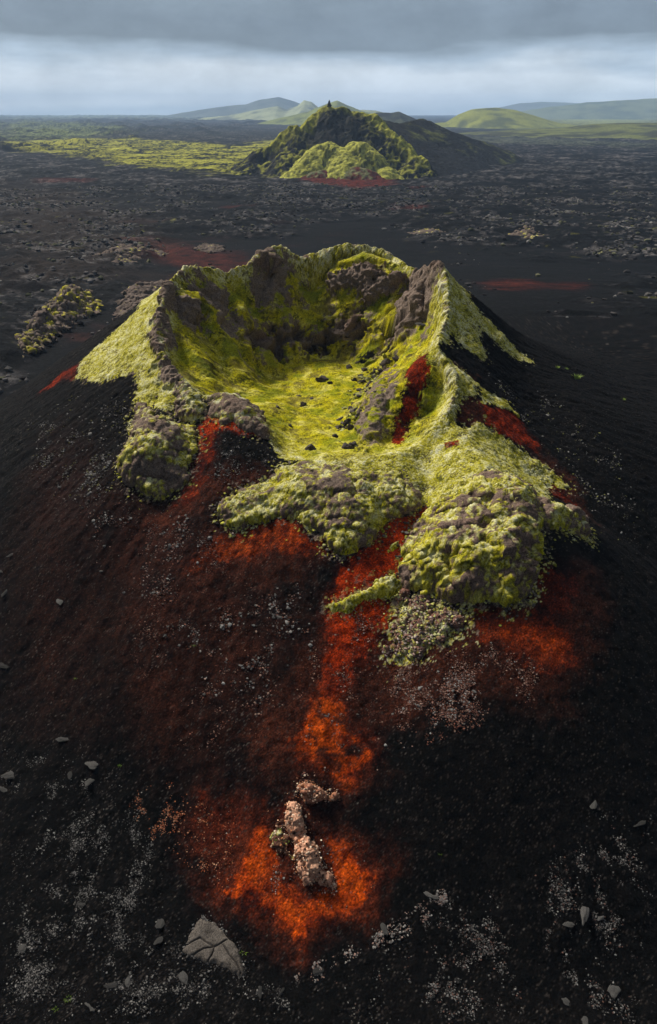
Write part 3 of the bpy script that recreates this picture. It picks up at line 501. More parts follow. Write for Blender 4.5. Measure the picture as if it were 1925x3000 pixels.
def ico(sub):
    import bmesh
    bm = bmesh.new(); bmesh.ops.create_icosphere(bm, subdivisions=sub, radius=1.0)
    V = np.array([v.co[:] for v in bm.verts]); F = np.array([[v.index for v in f.verts] for f in bm.faces]); bm.free()
    return V, F
V1, F1 = ico(1)
def grains(x, y, z, r0, r1, cols, rg):
    m = len(x); r = r0+(r1-r0)*rg.random(m)**3
    jit = 1+.21*rg.normal(size=(m, len(V1)))
    a = rg.random(m)*6.28; ca = np.cos(a)[:, None]; sa = np.sin(a)[:, None]
    sx = rg.uniform(.7, 1.4, (m, 1)); sz = rg.uniform(.5, .9, (m, 1))
    vx = V1[None, :, 0]*jit*sx; vy = V1[None, :, 1]*jit; vz = V1[None, :, 2]*jit*sz; rr = r[:, None]
    P_ = np.stack((x[:, None]+rr*(vx*ca-vy*sa), y[:, None]+rr*(vx*sa+vy*ca), (z+r*.2)[:, None]+rr*vz), -1)
    c = np.asarray(cols)[rg.integers(0, len(cols), m)]*rg.uniform(.45, 1.3, (m, 1))
    return P_.reshape(-1, 3), (F1[None]+(np.arange(m)*len(V1))[:, None, None]).reshape(-1, 3), np.repeat(c, len(V1), 0)
TAN = [(.58, .38, .26), (.48, .28, .18), (.62, .48, .35), (.20, .09, .05), (.06, .03, .02), (.32, .13, .06)]
# ------------------------------------------------------------------ lava outcrops standing on the hill
def outcrop(name, label, cat, key, hmax, edge, moss, top=1.0, step=.12, rock=1.0, pale=.6, warm=.25, tint=None, group=None, ground=None, crag=.9, wobble=.8, lump=1.0, mat=None, round_=.5, rubble=None, clefts=1.0):
    p = np.asarray(POLY[key]); q = 1.6
    xs = np.arange(p[:, 0].min()-q, p[:, 0].max()+q, step); ys = np.arange(p[:, 1].min()-q, p[:, 1].max()+q, step)
    X, Y = np.meshgrid(xs, ys); nr, nc = X.shape; x = X.ravel(); y = Y.ravel()
    gfn = ground or land
    h0, nx, ny, nz = normals(x, y, gfn)
    sd = sdpoly(p, x, y)-.3*wobble+wobble*(fbm(x/1.5, y/1.5, oct=4, seed=51)*1.3+.35*perlin(x/.4, y/.4, seed=52))
    prof = .10*sstep(0, .3, sd)+.90*np.clip(sd/(edge*1.35), 0, 1)**(round_+.35)
    wt = mix(1.0, top, sstep(p[:, 1].min(), p[:, 1].max(), y))
    big = fbm(x/4.2, y/4.2, oct=3, seed=53)
    cleft = sstep(.13, .0, np.abs(perlin(x/(3.4*lump)+.5*big, y/(3.4*lump), seed=58)))*sstep(.3, 1.2, sd)
    h = np.where(sd > 0, hmax*wt*prof*(1+.75*big)*(1-.38*cleft*clefts), sd*1.6)
    z0 = h0+h
    gx = np.gradient(z0.reshape(nr, nc), step, axis=1).ravel(); gy = np.gradient(z0.reshape(nr, nc), step, axis=0).ravel()
    l = np.sqrt(gx*gx+gy*gy+1); nx = -gx/l; ny = -gy/l; nz = 1/l
    L = lumps(x, y, z0, .7*lump); cr = craggy(x, y, z0, .6*lump); n = fbm(x/1.6, y/1.6, z0/1.6, oct=4, seed=55)
    inn = sstep(-.2, .4, sd)
    steep = sstep(.2, .6, 1-nz)
    d = inn*(.10*lump*L+crag*.75*(cr-.2)*(.45+.55*steep)+.35*lump*fbm(x/(1.4*lump), y/(1.4*lump), z0/(.9*lump), oct=3, seed=60))
    V = np.stack((x+nx*d, y+ny*d, z0+nz*d), -1)
    pl = np.clip(pale*1.1-.45*steep+.8*n+.2*(nz-.7), 0, 1)
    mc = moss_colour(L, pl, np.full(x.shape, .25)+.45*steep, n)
    rc = rock_colour(np.clip(.45+.5*cr+.5*(L-.35), 0, 1), n, warm+.5*n)
    if tint is not None: rc = rc*np.asarray(tint)
    n5 = fbm(x/.45, y/.45, z0/.45, oct=2, seed=59)
    mm = sstep(.40, .60, moss+.75*n+.55*n5-.12*steep*rock+.16*(L-.3)+.3*sstep(.2, -.3, perlin(x/3, y/3, seed=57))-.12)
    c = mixc(rc, mc, mm)
    F = grid_faces(nr, nc, sd > -.5)
    V, F, c = compact(V, F, np.clip(c, .004, 1))
    o = new_mesh(name, V, F, c, mat or M_ROCK)
    if rubble:
        n_, r0, r1, cols = rubble; vi = np.unique(F); vi = vi[RNG.integers(0, len(vi), n_)]
        rv, rf, rc_ = grains(V[vi, 0]+RNG.normal(0, .05, n_), V[vi, 1]+RNG.normal(0, .05, n_), V[vi, 2], r0, r1, cols, RNG)
        ch = new_mesh('rubble', rv, rf, rc_, M_GRAVEL, smooth=False); ch.parent = o; ch['kind'] = 'stuff'
    return tag(o, label, cat, group)
outcrop('lava_outcrop', 'tall buttress of grey and moss green lava below the left rim of the crater', 'rock outcrop', 'oc_left', 2.4, 2.0, .46, top=.35, pale=.55, crag=1.2, warm=.15)
outcrop('lava_outcrop', 'rounded pale grey lava knob above the red ash on the left rim', 'rock outcrop', 'oc_knob', 1.6, 2.0, .50, top=.9, pale=.9, warm=.1)
outcrop('lava_outcrop', 'long low grey lava crest between the red ash and the crater floor', 'rock outcrop', 'oc_crest', 1.0, 1.4, .36, top=1.0, pale=.7, warm=.2)
outcrop('lava_outcrop', 'broad moss covered tongue of lava spilling from the front lip of the crater', 'rock outcrop', 'oc_front', 2.2, 2.4, .60, top=.12, pale=.5, crag=1.1)
outcrop('lava_outcrop', 'largest moss covered lava bluff with brown rock faces right of the red gully', 'rock outcrop', 'oc_bluff', 2.9, 2.0, .56, top=.25, pale=.5, warm=.35, round_=.5, crag=1.25)
outcrop('lava_outcrop', 'pointed spur of grey green lava sticking out right of the largest bluff', 'rock outcrop', 'oc_spur', 1.5, 1.4, .50, top=.9, pale=.5)
outcrop('moss_bank', 'narrow pale yellow bank of moss lying across the red ash gully', 'moss', 'oc_spit', .8, .9, .95, top=1.2, pale=.55, wobble=.6, lump=.7, crag=.2)
outcrop('lava_outcrop', 'low pale rubbly lava apron at the foot of the largest bluff', 'rock outcrop', 'oc_rubble', .42, 1.5, .42, top=1.6, pale=.9, warm=.6, wobble=2.2, lump=.55, tint=(1.2, 1.0, .92), rubble=(2600, .03, .17, [(.34, .27, .23), (.24, .16, .13), (.40, .39, .18), (.16, .09, .07), (.36, .34, .10), (.07, .05, .045)]))
outcrop('moss_bank', 'tiny streak of yellow moss alone in the upper red gully', 'moss', 'oc_streaklet', .35, .5, .95, pale=.5, wobble=.4, lump=.6, crag=.2)
outcrop('lava_spine', 'narrow pale tan lava spine standing in the bright red ash fan', 'rock outcrop', 'oc_spine', 1.7, 1.0, .06, step=.06, pale=.5, warm=.2, tint=(3.6, 2.7, 2.2), wobble=.6, lump=.4, crag=1.0, clefts=0, rubble=(2600, .02, .11, TAN))
outcrop('moss_bank', 'dark mossy rubble clinging to the left side of the narrow lava spine', 'moss', 'oc_spine_moss', .45, .5, .34, step=.06, pale=.5, warm=.5, tint=(.8, .6, .5), wobble=1.0, lump=.45, crag=1.1, rubble=(350, .03, .12, TAN+[(.16, .17, .04), (.13, .14, .03), (.20, .21, .07)]))
outcrop('lava_spine', 'small tan heap of lava rubble just above the narrow spine', 'rock outcrop', 'oc_spine_top', .6, .6, .08, step=.06, pale=.5, warm=.6, tint=(2.6, 1.9, 1.5), wobble=1.0, lump=.4, crag=1.0, rubble=(1100, .02, .10, TAN))

# ------------------------------------------------------------------ cracked slab
def build_slab():
    p = np.asarray(POLY['slab']); step = .05; q = .6
    xs = np.arange(p[:, 0].min()-q, p[:, 0].max()+q, step); ys = np.arange(p[:, 1].min()-q, p[:, 1].max()+q, step)
    X, Y = np.meshgrid(xs, ys); nr, nc = X.shape; x = X.ravel(); y = Y.ravel()
    sd = sdpoly(p, x, y)+.26*fbm(x/.7, y/.7, oct=4, seed=61)
    c0 = p.mean(0)
    top = .24+.03*(x-c0[0])-.03*(y-c0[1])+.10*fbm(x/1.4, y/1.4, oct=3, seed=62)
    h = np.where(sd > 0, top*sstep(0, .35, sd)**.4, sd*2)
    ck = np.zeros(x.shape)
    for a in CRACKS:
        d, _ = segdist([(u, v, 0) for u, v in a], x+.06*perlin(x/.5, y/.5, seed=63), y+.06*perlin(x/.5, y/.5, seed=64))
        ck = np.maximum(ck, sstep(.075, .02, d))
    h = h-.12*ck*(sd > 0)
    n = fbm(x/.9, y/.9, oct=4, seed=65); n2 = RNG.random(len(x))
    c = np.broadcast_to(np.array((.078, .066, .056)), x.shape+(3,))*(1+.7*n+.9*(n2-.5))[..., None]
    c = mixc(c, (.012, .010, .010), ck*.75)
    V = np.stack((x, y, land(x, y)+h), -1)
    V, F, c = compact(V, grid_faces(nr, nc, sd > -.3), np.clip(c, .004, 1))
    o = new_mesh('cracked_slab', V, F, c, M_SLAB)
    tag(o, 'large flat grey brown lava slab split by dark cracks on black gravel', 'boulder')
build_slab()

# ------------------------------------------------------------------ loose stones
IV, IF = ico(3)
def stone_mesh(name, seed, flat=.7, rough=.35, mat=None):
    o = seed*7.3
    d = 1+rough*perlin(IV[:, 0]*1.1+o, IV[:, 1]*1.1, IV[:, 2]*1.1, seed=seed)*1.6+.25*rough*perlin(IV[:, 0]*3+o, IV[:, 1]*3, IV[:, 2]*3, seed=seed+1)*2
    V = IV*d[:, None]
    for k in range(7):                                          # broken faces
        a = np.random.default_rng(seed*31+k).normal(size=3); a /= np.linalg.norm(a)
        t = V@a-.72; V = V-np.outer(np.maximum(t, 0)*.85, a)
    V[:, 2] *= flat
    return new_mesh(name, V, IF, None, mat or M_STONE, smooth=False, link=False)
STONES = [stone_mesh('stone', i, .6+.08*(i % 4)) for i in range(8)]
def stone(name, x, y, r, label, cat, group=None, sink=.35, mesh=None, ground=None, stretch=None):
    o = bpy.data.objects.new(name, mesh or random.choice(STONES)); C.objects.link(o)
    z = float((ground or land)(np.array([x]), np.array([y]))[0])
    o.location = (x, y, z+r*(.5-sink)); s = stretch or (random.uniform(.8, 1.25), random.uniform(.8, 1.2), random.uniform(.8, 1.1))
    o.scale = (r*s[0], r*s[1], r*s[2]); o.rotation_euler = (random.uniform(-.35, .35), random.uniform(-.35, .35), random.uniform(0, 6.28))
    return tag(o, label, cat, group)
M_BOULDER = surf_mat('dark_boulder', 5.0, .5, .9, .12, random_tint=True, solid=(.075, .062, .055))
BOULD = [stone_mesh('boulder', 40+i, .8, .5, M_BOULDER) for i in range(5)]
for x, y, r in POINTS['crater_boulder']:
    stone('boulder', x, y, r, 'dark lava boulder lying on the yellow mossy floor inside the crater', 'boulder', 'boulders on the crater floor', .5, random.choice(BOULD))
def scatter(key, n, power=1.0):
    p = np.asarray(POLY[key]); out = []
    while len(out) < n:
        x = RNG.uniform(p[:, 0].min(), p[:, 0].max(), n*3); y = RNG.uniform(p[:, 1].min(), p[:, 1].max(), n*3)
        sd = sdpoly(p, x, y); cl = fbm(x/3.0, y/3.0, oct=3, seed=71)+.7*fbm(x/.9, y/.9, oct=3, seed=72)-.05
        ok = (sd > 0) & (RNG.random(len(x)) < np.clip((.12+2.4*cl)*np.clip(sd/2.5, .1, 1), .015, 1)*power)
        out += list(zip(x[ok], y[ok]))
    return out[:n]
for key, n, rr, lab, grp in (
    ('gv_front', 80, (.10, .26), 'small grey stone lying on black ash left of the red gully', 'stones left of the red gully'),
    ('gv_leftslope', 45, (.10, .26), 'small grey stone on the brown slope below the left buttress', 'stones below the left buttress'),
    ('gv_pink', 45, (.09, .22), 'small pinkish stone on rust coloured ash below the largest bluff', 'stones below the largest bluff'),
    ('gv_left', 40, (.12, .28), 'small pale stone on the dark left flank under the mossy slope', 'stones on the left flank'),
    ('gv_right', 40, (.10, .26), 'small pale stone on the black right flank of the crater hill', 'stones on the right flank'),
    ('red_trail', 22, (.08, .18), 'small grey stone on the bright red ash trail', 'stones on the red trail'),
    ('rust_fan', 28, (.06, .13), 'small stone on the red ash around the narrow lava spine', 'stones around the spine')):
    for x, y in scatter(key, n):
        stone('stone', x, y, RNG.uniform(*rr)*.8*(.7+.6*RNG.random()**3), lab, 'stone', grp)

# ------------------------------------------------------------------ pale weathered rocks breaking the black gravel
M_PALE = surf_mat('weathered_lava', 8.0, .6, .9, .08, random_tint=True, solid=(.060, .056, .052))
IV, IF = ico(4)
def crust_mesh(i):
    V = IV.copy(); n = craggy(V[:, 0]*1.6+i*5, V[:, 1]*1.6, V[:, 2]*1.6, .5)
    V = V*(1+.55*perlin(V[:, 0]*1.3+i*9, V[:, 1]*1.3, V[:, 2]*1.3, seed=60+i)+.42*n)[:, None]; V[:, 2] *= .5
    return new_mesh('weathered_rock', V, IF, None, M_PALE, smooth=False, link=False)
PALES = [crust_mesh(i) for i in range(6)]
for i, (x, y, r, asp) in enumerate(POINTS['pale_rock']):
    lab, grp = (('pale weathered rock on the plain beyond the crater', 'far pale rocks') if y > 90 else ('pale weathered rock at the left edge of the dark flank', 'pale rocks on the left flank') if y > 47
                else ('pale weathered rock in black gravel left of the red ash fan', 'pale rocks left of the fan') if x < -7 else ('pale weathered rock in black gravel right of the red ash fan', 'pale rocks right of the fan') if x > 4
                else ('pale weathered rock in gravel just below the red ash fan', 'pale rocks below the fan'))
    o = stone('weathered_rock', x, y, r*.52, lab, 'rock', grp, .42, PALES[i % 6], None, (1.0, max(asp, .3), .30))
    o.rotation_euler = (0, 0, (i*2.4) % 3.1)

# ------------------------------------------------------------------ gravel: thousands of grains, one object per field
def gravel(name, label, fields, seed):
    rg = np.random.default_rng(seed); vs = []; fs = []; cs = []; off = 0
    for key, n, r0, r1, cols in fields:
        pts = np.array(scatter(key, n)); v, f, c = grains(pts[:, 0], pts[:, 1], land(pts[:, 0], pts[:, 1]), r0, r1, cols, rg)
        vs.append(v); fs.append(f+off); cs.append(c); off += len(v)
    o = new_mesh(name, np.concatenate(vs), np.concatenate(fs), np.concatenate(cs), M_GRAVEL, smooth=False)
    return tag(o, label, 'gravel', kind='stuff')
DGREY = [(.09, .084, .08), (.15, .14, .132), (.05, .046, .043), (.03, .028, .026), (.14, .13, .12)]; GREY = [(.14, .13, .125), (.22, .205, .195), (.08, .072, .068), (.05, .045, .042)]; PINK = [(.16, .070, .050), (.10, .045, .030), (.22, .14, .11), (.07, .025, .016)]; ORNG = [(.26, .09, .04), (.18, .05, .02), (.30, .16, .10)]
gravel('gravel', 'grey and pinkish lava gravel strewn over the crater hill slopes', [
    ('gv_front', 1500, .03, .12, GREY+PINK), ('gv_leftslope', 1500, .03, .11, GREY+PINK), ('gv_pink', 9000, .018, .085, PINK+PINK+GREY[1:2]), ('gv_left', 2200, .035, .14, GREY+[(.10, .09, .03)]),
    ('gv_cinder', 500, .03, .11, GREY), ('gv_right', 1200, .03, .12, GREY+[(.16, .16, .05)]), ('rust_left', 2500, .025, .08, PINK), ('rust_trail', 2200, .03, .10, PINK), ('scree', 650, .08, .42, [(.06, .05, .045), (.10, .085, .075), (.30, .28, .04), (.34, .33, .10), (.26, .25, .03), (.30, .30, .12), (.05, .04, .035)])], 5)
gravel('gravel', 'pale speckled gravel over the black ground at the foot of the hill', [
    ('gv_bl', 15000, .014, .075, DGREY), ('gv_br', 14000, .014, .075, DGREY+[(.09, .05, .04)]), ('gv_band_r', 1800, .03, .10, [(.20, .18, .165), (.15, .13, .12), (.17, .11, .09)]),
    ('gv_orange', 1000, .025, .07, ORNG), ('rust_fan', 700, .02, .06, ORNG+GREY)], 6)

def crumbs():
    rg = np.random.default_rng(9); vs = []; fs = []; cs = []; off = 0
    moss = [(.34, .32, .05), (.40, .38, .14), (.10, .085, .07), (.15, .12, .10), (.05, .04, .035)]
    for key, n, r1, cols in (('oc_left', 700, .20, moss), ('oc_knob', 250, .16, moss), ('oc_crest', 350, .16, moss), ('oc_front', 900, .20, moss), ('oc_bluff', 1000, .22, moss), ('oc_spur', 350, .18, moss),
                             ('oc_spit', 350, .12, moss[:2]), ('moss_left', 500, .16, moss), ('oc_spine', 350, .10, TAN), ('oc_spine_top', 200, .10, TAN), ('slab', 420, .08, DGREY)):
        p = np.asarray(POLY[key]); q = np.roll(p, -1, 0); ln = np.hypot(*(q-p).T); i = rg.choice(len(p), n, p=ln/ln.sum()); u = rg.random((n, 1))
        pt = p[i]*(1-u)+q[i]*u; e = (q-p)[i]; nr_ = np.stack((e[:, 1], -e[:, 0]), -1)/(np.hypot(e[:, 0], e[:, 1])[:, None]+1e-6)
        sgn = -np.sign(sdpoly(p, pt[:, 0]+nr_[:, 0]*.02, pt[:, 1]+nr_[:, 1]*.02))[:, None]
        pt = pt+nr_*sgn*(rg.exponential(.45 if 'oc_s' not in key and key != 'slab' else .22, (n, 1))-.25)
        pt = pt+rg.normal(0, .12, pt.shape)
        v, f, c = grains(pt[:, 0], pt[:, 1], land(pt[:, 0], pt[:, 1])+.03, .025, r1, cols, rg)
        vs.append(v); fs.append(f+off); cs.append(c); off += len(v)
    o = new_mesh('rock_debris', np.concatenate(vs), np.concatenate(fs), np.concatenate(cs), M_GRAVEL, smooth=False)
    tag(o, 'crumbled rock and moss tufts fallen around the edges of the lava outcrops', 'debris', kind='stuff')
crumbs()
# ------------------------------------------------------------------ grass tufts
def tuft(x, y, s, label, cat, name='grass_tuft', group=None, n=70, col=M_GRASS, flat=1.0):
    rg = np.random.default_rng(int(abs(x*91+y*37))); V = []; F = []
    for i in range(n):
        a = rg.random()*6.28; q = rg.random()**.5*s*.7; b = np.array((math.cos(a)*q, math.sin(a)*q*.8, -.05)); ln = s*rg.uniform(.5, 1.0)
        out = np.array((math.cos(a), math.sin(a), 0))*rg.uniform(.2, .9); w = np.array((-math.sin(a), math.cos(a), 0))*s*.05
        k = len(V); mid = b+(out*.4+np.array((0, 0, .8*flat)))*ln*.6; tip = b+(out+np.array((0, 0, .7*flat)))*ln
        V += [b-w, b+w, mid+w*.7, mid-w*.7, tip, tip+w*.1]; F += [(k, k+1, k+2, k+3), (k+3, k+2, k+5, k+4)]
    o = new_mesh(name, V, F, None, col, smooth=False)
    o.location = (x, y, float(land(np.array([x]), np.array([y]))[0]))
    return tag(o, label, cat, group)
M_PLANT = surf_mat('plant_leaf', 20.0, .4, 0, 0, rough=.6, solid=(.13, .20, .025))
TL = ['largest pale green grass tuft alone on the black ash right of the crater', 'small grass tuft on black ash nearest the crater hill side', 'small grass tuft between the largest tuft and the crater slope', 'small grass tuft farthest right on the black ash flat']
for (x, y, s), lb in zip(POINTS['tuft'], TL):
    tuft(x, y, s, lb, 'grass tuft')
for x, y, s in POINTS['small_plant']:
    tuft(x, y, s, 'tiny green plant growing alone in the dark gravel', 'plant', 'green_plant', 'tiny plants in the gravel', 24, M_PLANT, .6)

# ------------------------------------------------------------------ the lava plain
def plain_level(x, y): return base_level(x, y)+1.5*fbm(x/260, y/260, oct=2, seed=81)*sstep(200, 500, np.hypot(x, y))
def build_plain():
    tf = np.arange(-.58, .58, .00135); side = np.linspace(.58, 2*math.pi-.58, 60)[1:-1]
    th = np.concatenate((tf, side)); th = np.append(th, th[0]+2*math.pi)
    r = [4.0]
    while r[-1] < 70: r.append(r[-1]*1.06)
    while r[-1] < 14500: r.append(r[-1]*(1.0031 if r[-1] < 1500 else 1.0046))
    r = np.array(r); T, Rr = np.meshgrid(th, r); nr, nc = T.shape
    x = (Rr*np.sin(T)).ravel(); y = (Rr*np.cos(T)).ravel(); rr = Rr.ravel()
    z = plain_level(x, y)
    wob = fbm(x/30, y/30, oct=4, seed=83)
    patch = fbm(x/90, y/60, oct=4, seed=84)
    smooth = np.maximum(mask(x, y, 'pl_smooth_mid', 25, wob*50), mask(x, y, 'pl_smooth_left', 8, wob*16))
    smooth = np.maximum(smooth, sstep(.10, .28, patch)*.9*sstep(900, 300, rr))
    smooth = np.maximum(smooth, sstep(165, 120, rr))
    rough = np.clip(1-smooth, .04, 1)
    relief = 0; tot = 0; fine = 0
    for i, lam in enumerate((46., 21., 10., 4.8, 2.3)):
        act = sstep(1.2, 3.2, lam/(.0033*rr+.02))
        a = .115*lam**.72
        rid = 1-2*np.abs(perlin(x/lam+.3*wob, y/(lam*.8), seed=85+i))
        relief = relief+a*rid*act; tot += a
        fine = fine+rid*act*(.3 if i == 0 else 1)
    w = hill_weight(x, y); damp = sstep(0, .40, np.abs(w-.5))
    z = z+damp*(rough*(1.15*relief+.5*perlin(x/6, y/6, seed=95))+.35*fbm(x/14, y/14, oct=2, seed=96))
    relief = relief/tot
    far_bumps = np.maximum(0, fbm(x/130, y/130, oct=3, seed=97)-.12)*40*sstep(900, 1500, rr)*sstep(-200, -500, x)
    z = z+far_bumps
    z = z-1.2*np.maximum(0, w-.5)-sstep(.6, 1.0, w)*5
    n1 = fbm(x/5, y/5, oct=4, seed=98); n2 = fbm(x/40, y/22, oct=4, seed=99)
    c = np.broadcast_to(np.array((.0032, .0030, .0035)), x.shape+(3,))*(1+.8*n1)[..., None]
    brown = np.maximum(mask(x, y, 'pl_brown_left', 40, wob*60), .0)
    c = mixc(c, (.030, .020, .014), brown*.6)
    rustm = sstep(.12, .45, fbm(x/45, y/30, oct=3, seed=100)+.1*n1)*sstep(700, 250, rr)*smooth*sstep(30, -60, x)
    c = mixc(c, (.045, .014, .010), rustm*.8)
    crest = sstep(.08, .36, relief+.45*n1)*rough
    c = mixc(c, np.array((.135, .122, .118)), np.clip(crest*(-.06+1.5*n1+1.3*n2), 0, .9))
    sp = sstep(.30, .46, fbm(x/9, y/9, oct=4, seed=101)+.15*n2)*crest
    c = mixc(c, (.24, .23, .03), np.clip(sp*1.2, 0, .8)*sstep(700, 250, rr)*sstep(-.1, .25, patch))
    for k, s, q, colr, thr in (('pl_moss_near', 30, 1.0, (.27, .26, .035), 0.10), ('pl_moss_far', 90, .75, (.15, .18, .06), .05), ('pl_pale_far', 600, .8, (.20, .23, .14), 0), ('pl_green_right', 150, .5, (.10, .13, .05), 0),
                               ('pl_meadow_right', 250, .95, (.22, .24, .06), -.3), ('pl_grey_right', 60, .55, (.09, .10, .06), .0)):
        mk = mask(x, y, k, s, wob*s*3)
        mc = np.broadcast_to(np.array(colr), x.shape+(3,))*(.8+1.0*np.clip(n2+n1*.6, -.5, .8))[..., None]
        c = mixc(c, mc, np.clip(mk*q*sstep(-.14+thr, .12+thr, n2*.8+n1*1.1+.3*relief), 0, 1))
    c = mixc(c, (.10, .016, .008), np.clip(mask(x, y, 'pl_red_h', 9, wob*16)*(.7+1.5*n1), 0, .9))
    for k in 'abcdefg':
        p = 'pl_red_'+k; c = mixc(c, (.11, .020, .010), np.clip(mask(x, y, p, 7 if k in 'bcdeg' else 9, wob*12)*(.6+1.2*n1)*(.45 if k in 'af' else .5), 0, 1))
    # jagged lava rubble on the rough crests
    rg = np.random.default_rng(21); sel = np.nonzero((rr > 110) & (rr < 700) & (np.abs(x) < .56*y))[0]
    wgt = np.clip(crest[sel]*(-.12+1.7*n1[sel]+1.9*n2[sel]), 0, 1)*(rr[sel]/200.)**.5*(rr[sel]*.0031); i = sel[rg.choice(len(sel), 15000, p=wgt/wgt.sum())]
    rv, rf, rc_ = grains(x[i]+rg.normal(0, .5, len(i)), y[i]+rg.normal(0, .5, len(i)), z[i], .15, 1.35, [(.10, .09, .086), (.05, .045, .043), (.025, .022, .022), (.14, .13, .12), (.09, .088, .05)], rg)
    tag(new_mesh('lava_rubble', rv, rf, rc_, M_GRAVEL, smooth=False), 'jagged grey lava rubble crusting the ridges of the dark plain', 'lava rubble', kind='stuff')
    V = np.stack((x, y, z), -1)
    F = grid_faces(nr, nc)
    o = new_mesh('ground', V, F, np.clip(c, .004, 1), M_PLAIN)
    tag(o, 'dark lava plain with grey ridges and moss bands reaching the horizon', 'lava plain', kind='structure')
build_plain()
LAVA = dict(ground=plain_level, cat='rock outcrop', name='lava_heap')
for key, lb, hm, ms, st in (('lv_mossy', 'jagged grey lava heap with yellow moss on top left of the crater', 7.5, .34, .3), ('lv_left_b', 'low grey lava heap touching the left skyline of the crater slope', 4.0, .02, .4),
                            ('lv_left_c', 'wide speckled lava heap on the plain beyond the left rim', 3.0, .12, .5), ('lv_left_d', 'small pale domed lava heap on red ash behind the left rim', 2.0, .0, .4),
                            ('lv_right_a', 'brown lava heap with yellow moss streaks on the plain right of the crater', 2.6, .16, .7), ('lv_right_b', 'thin mossy lava ridge on the plain behind the right rim', 1.8, .2, .7)):
    outcrop(key=key, label=lb, hmax=hm, edge=9.0, moss=ms, step=st, warm=.05, tint=(.75, .78, .82), pale=.1, wobble=5.0, lump=2.4, crag=2.4, round_=.8, **LAVA)

# ------------------------------------------------------------------ hills beyond
def ridge_hill(name, label, cat, key, k, step, w, col_a, col_b, nscale, amp, thr=0.0, kind='structure', drop=-4, dark=None, sk=1.0, curv=0.0, crag=0.0):
    lines = HILL_LINES[key]; P_ = np.array([q for l in lines for q in l]); zt = max(P_[:, 2].max(), 4)
    q = (zt/k)*1.15+w+4*step
    xs = np.arange(P_[:, 0].min()-q, P_[:, 0].max()+q, step); ys = np.arange(P_[:, 1].min()-q, P_[:, 1].max()+q, step)
    X, Y = np.meshgrid(xs, ys); nr, nc = X.shape; x = X.ravel(); y = Y.ravel()
    z = np.full(x.shape, -1e3)
    wx = x+amp*2.5*fbm(x/nscale, y/nscale, oct=3, seed=111); wy = y+amp*2.5*fbm(x/nscale, y/nscale, oct=3, seed=112)
    for l in lines:
        d, zz = segdist(l, wx, wy); zi = zz-k*(np.sqrt(d*d+w*w)-w)+curv*np.maximum(0, d-w)**2*k/(q*2)
        z = smax(z, zi, sk)
    n = fbm(x/nscale, y/nscale, oct=5, seed=113); n2 = fbm(x/(nscale*.3), y/(nscale*.3), oct=4, seed=114)
    z = z+amp*n*1.2+amp*.5*n2
    if crag: z = z+crag*craggy(x, y, z, crag*1.6)
    gx = np.gradient(z.reshape(nr, nc), step, axis=1).ravel(); gy = np.gradient(z.reshape(nr, nc), step, axis=0).ravel(); nz = 1/np.sqrt(gx*gx+gy*gy+1)
    t = sstep(-.18+thr, .18+thr, n*.8+n2*.7+.6*(nz-.85))
    c = mixc(np.broadcast_to(np.array(col_a), x.shape+(3,)), col_b, t)*(1+.5*n2)[..., None]
    if dark is not None: c = dark(x, y, z, c, n, n2)
    V, F, c = compact(np.stack((x, y, z), -1), grid_faces(nr, nc, z > drop), np.clip(c, .004, 1))
    o = new_mesh(name, V, F, c, M_FAR)
    return tag(o, label, cat, kind=kind)
DK = (.022, .021, .020)
ridge_hill('hill', 'grey blue hill farthest left on the skyline', 'hill', 'far_grey', .22, 24, 60, (.06, .07, .06), (.09, .10, .08), 500, 14)
ridge_hill('hill', 'pale green hill in front of the grey blue hill on the skyline', 'hill', 'far_pale', .22, 14, 30, (.12, .13, .10), (.27, .29, .16), 260, 9, -.05)
ridge_hill('hill', 'green pointed hill rising directly behind the second crater', 'hill', 'far_green', .26, 9, 15, (.07, .08, .03), (.17, .19, .045), 160, 5, -.1)
ridge_hill('hill', 'tiny pale hill right of the second crater summit', 'hill', 'far_small', .2, 12, 20, (.12, .13, .08), (.25, .27, .14), 200, 4)
ridge_hill('hill', 'dark low hill between the second crater and the green dome', 'hill', 'far_dark', .35, 6, 12, DK, (.05, .055, .03), 120, 4, .15)
ridge_hill('hill', 'smooth green dome shaped hill on the plain right of the second crater', 'hill', 'green_dome', .20, 9, 60, (.075, .085, .025), (.19, .20, .035), 220, 4, -.12)
ridge_hill('hill', 'long blue green ridge at the right edge of the skyline', 'hill', 'right_ridge', .22, 22, 60, (.07, .09, .06), (.12, .14, .08), 450, 14)
ridge_hill('hill', 'faintest blue ridge fading into the cloud at right', 'hill', 'right_far', .2, 40, 80, (.07, .08, .07), (.09, .10, .09), 700, 14)
ridge_hill('hill', 'low brown green rise on the plain at the right edge', 'hill', 'right_low', .06, 9, 60, (.04, .04, .02), (.11, .12, .035), 150, 2, .05)
def fc_dark(x, y, z, c, n, n2):
    # rocky hollow in the front of the cone, moss on its ribs
    hol = sstep(61, 53, z)*sstep(24, 33, z)*np.exp(-((x-6)/36)**2)*sstep(872, 846, y)
    c = mixc(c, DK, np.clip(hol*1.5+.9*n+.5*n2, 0, .97))
    d, _ = segdist(HILL_LINES['fc_main'][1], x, y); d2, _ = segdist(HILL_LINES['fc_main'][0][1:4], x, y); d3, _ = segdist(HILL_LINES['fc_main'][0][4:], x, y)
    rib = np.maximum(sstep(11, 5, d+8*n), np.maximum(1.0*sstep(15, 5, d2+14*n), .8*sstep(8, 3, d3+6*n)))
    return mixc(c, np.array((.34, .33, .045)), np.clip(rib*(.8+n2), 0, 1))
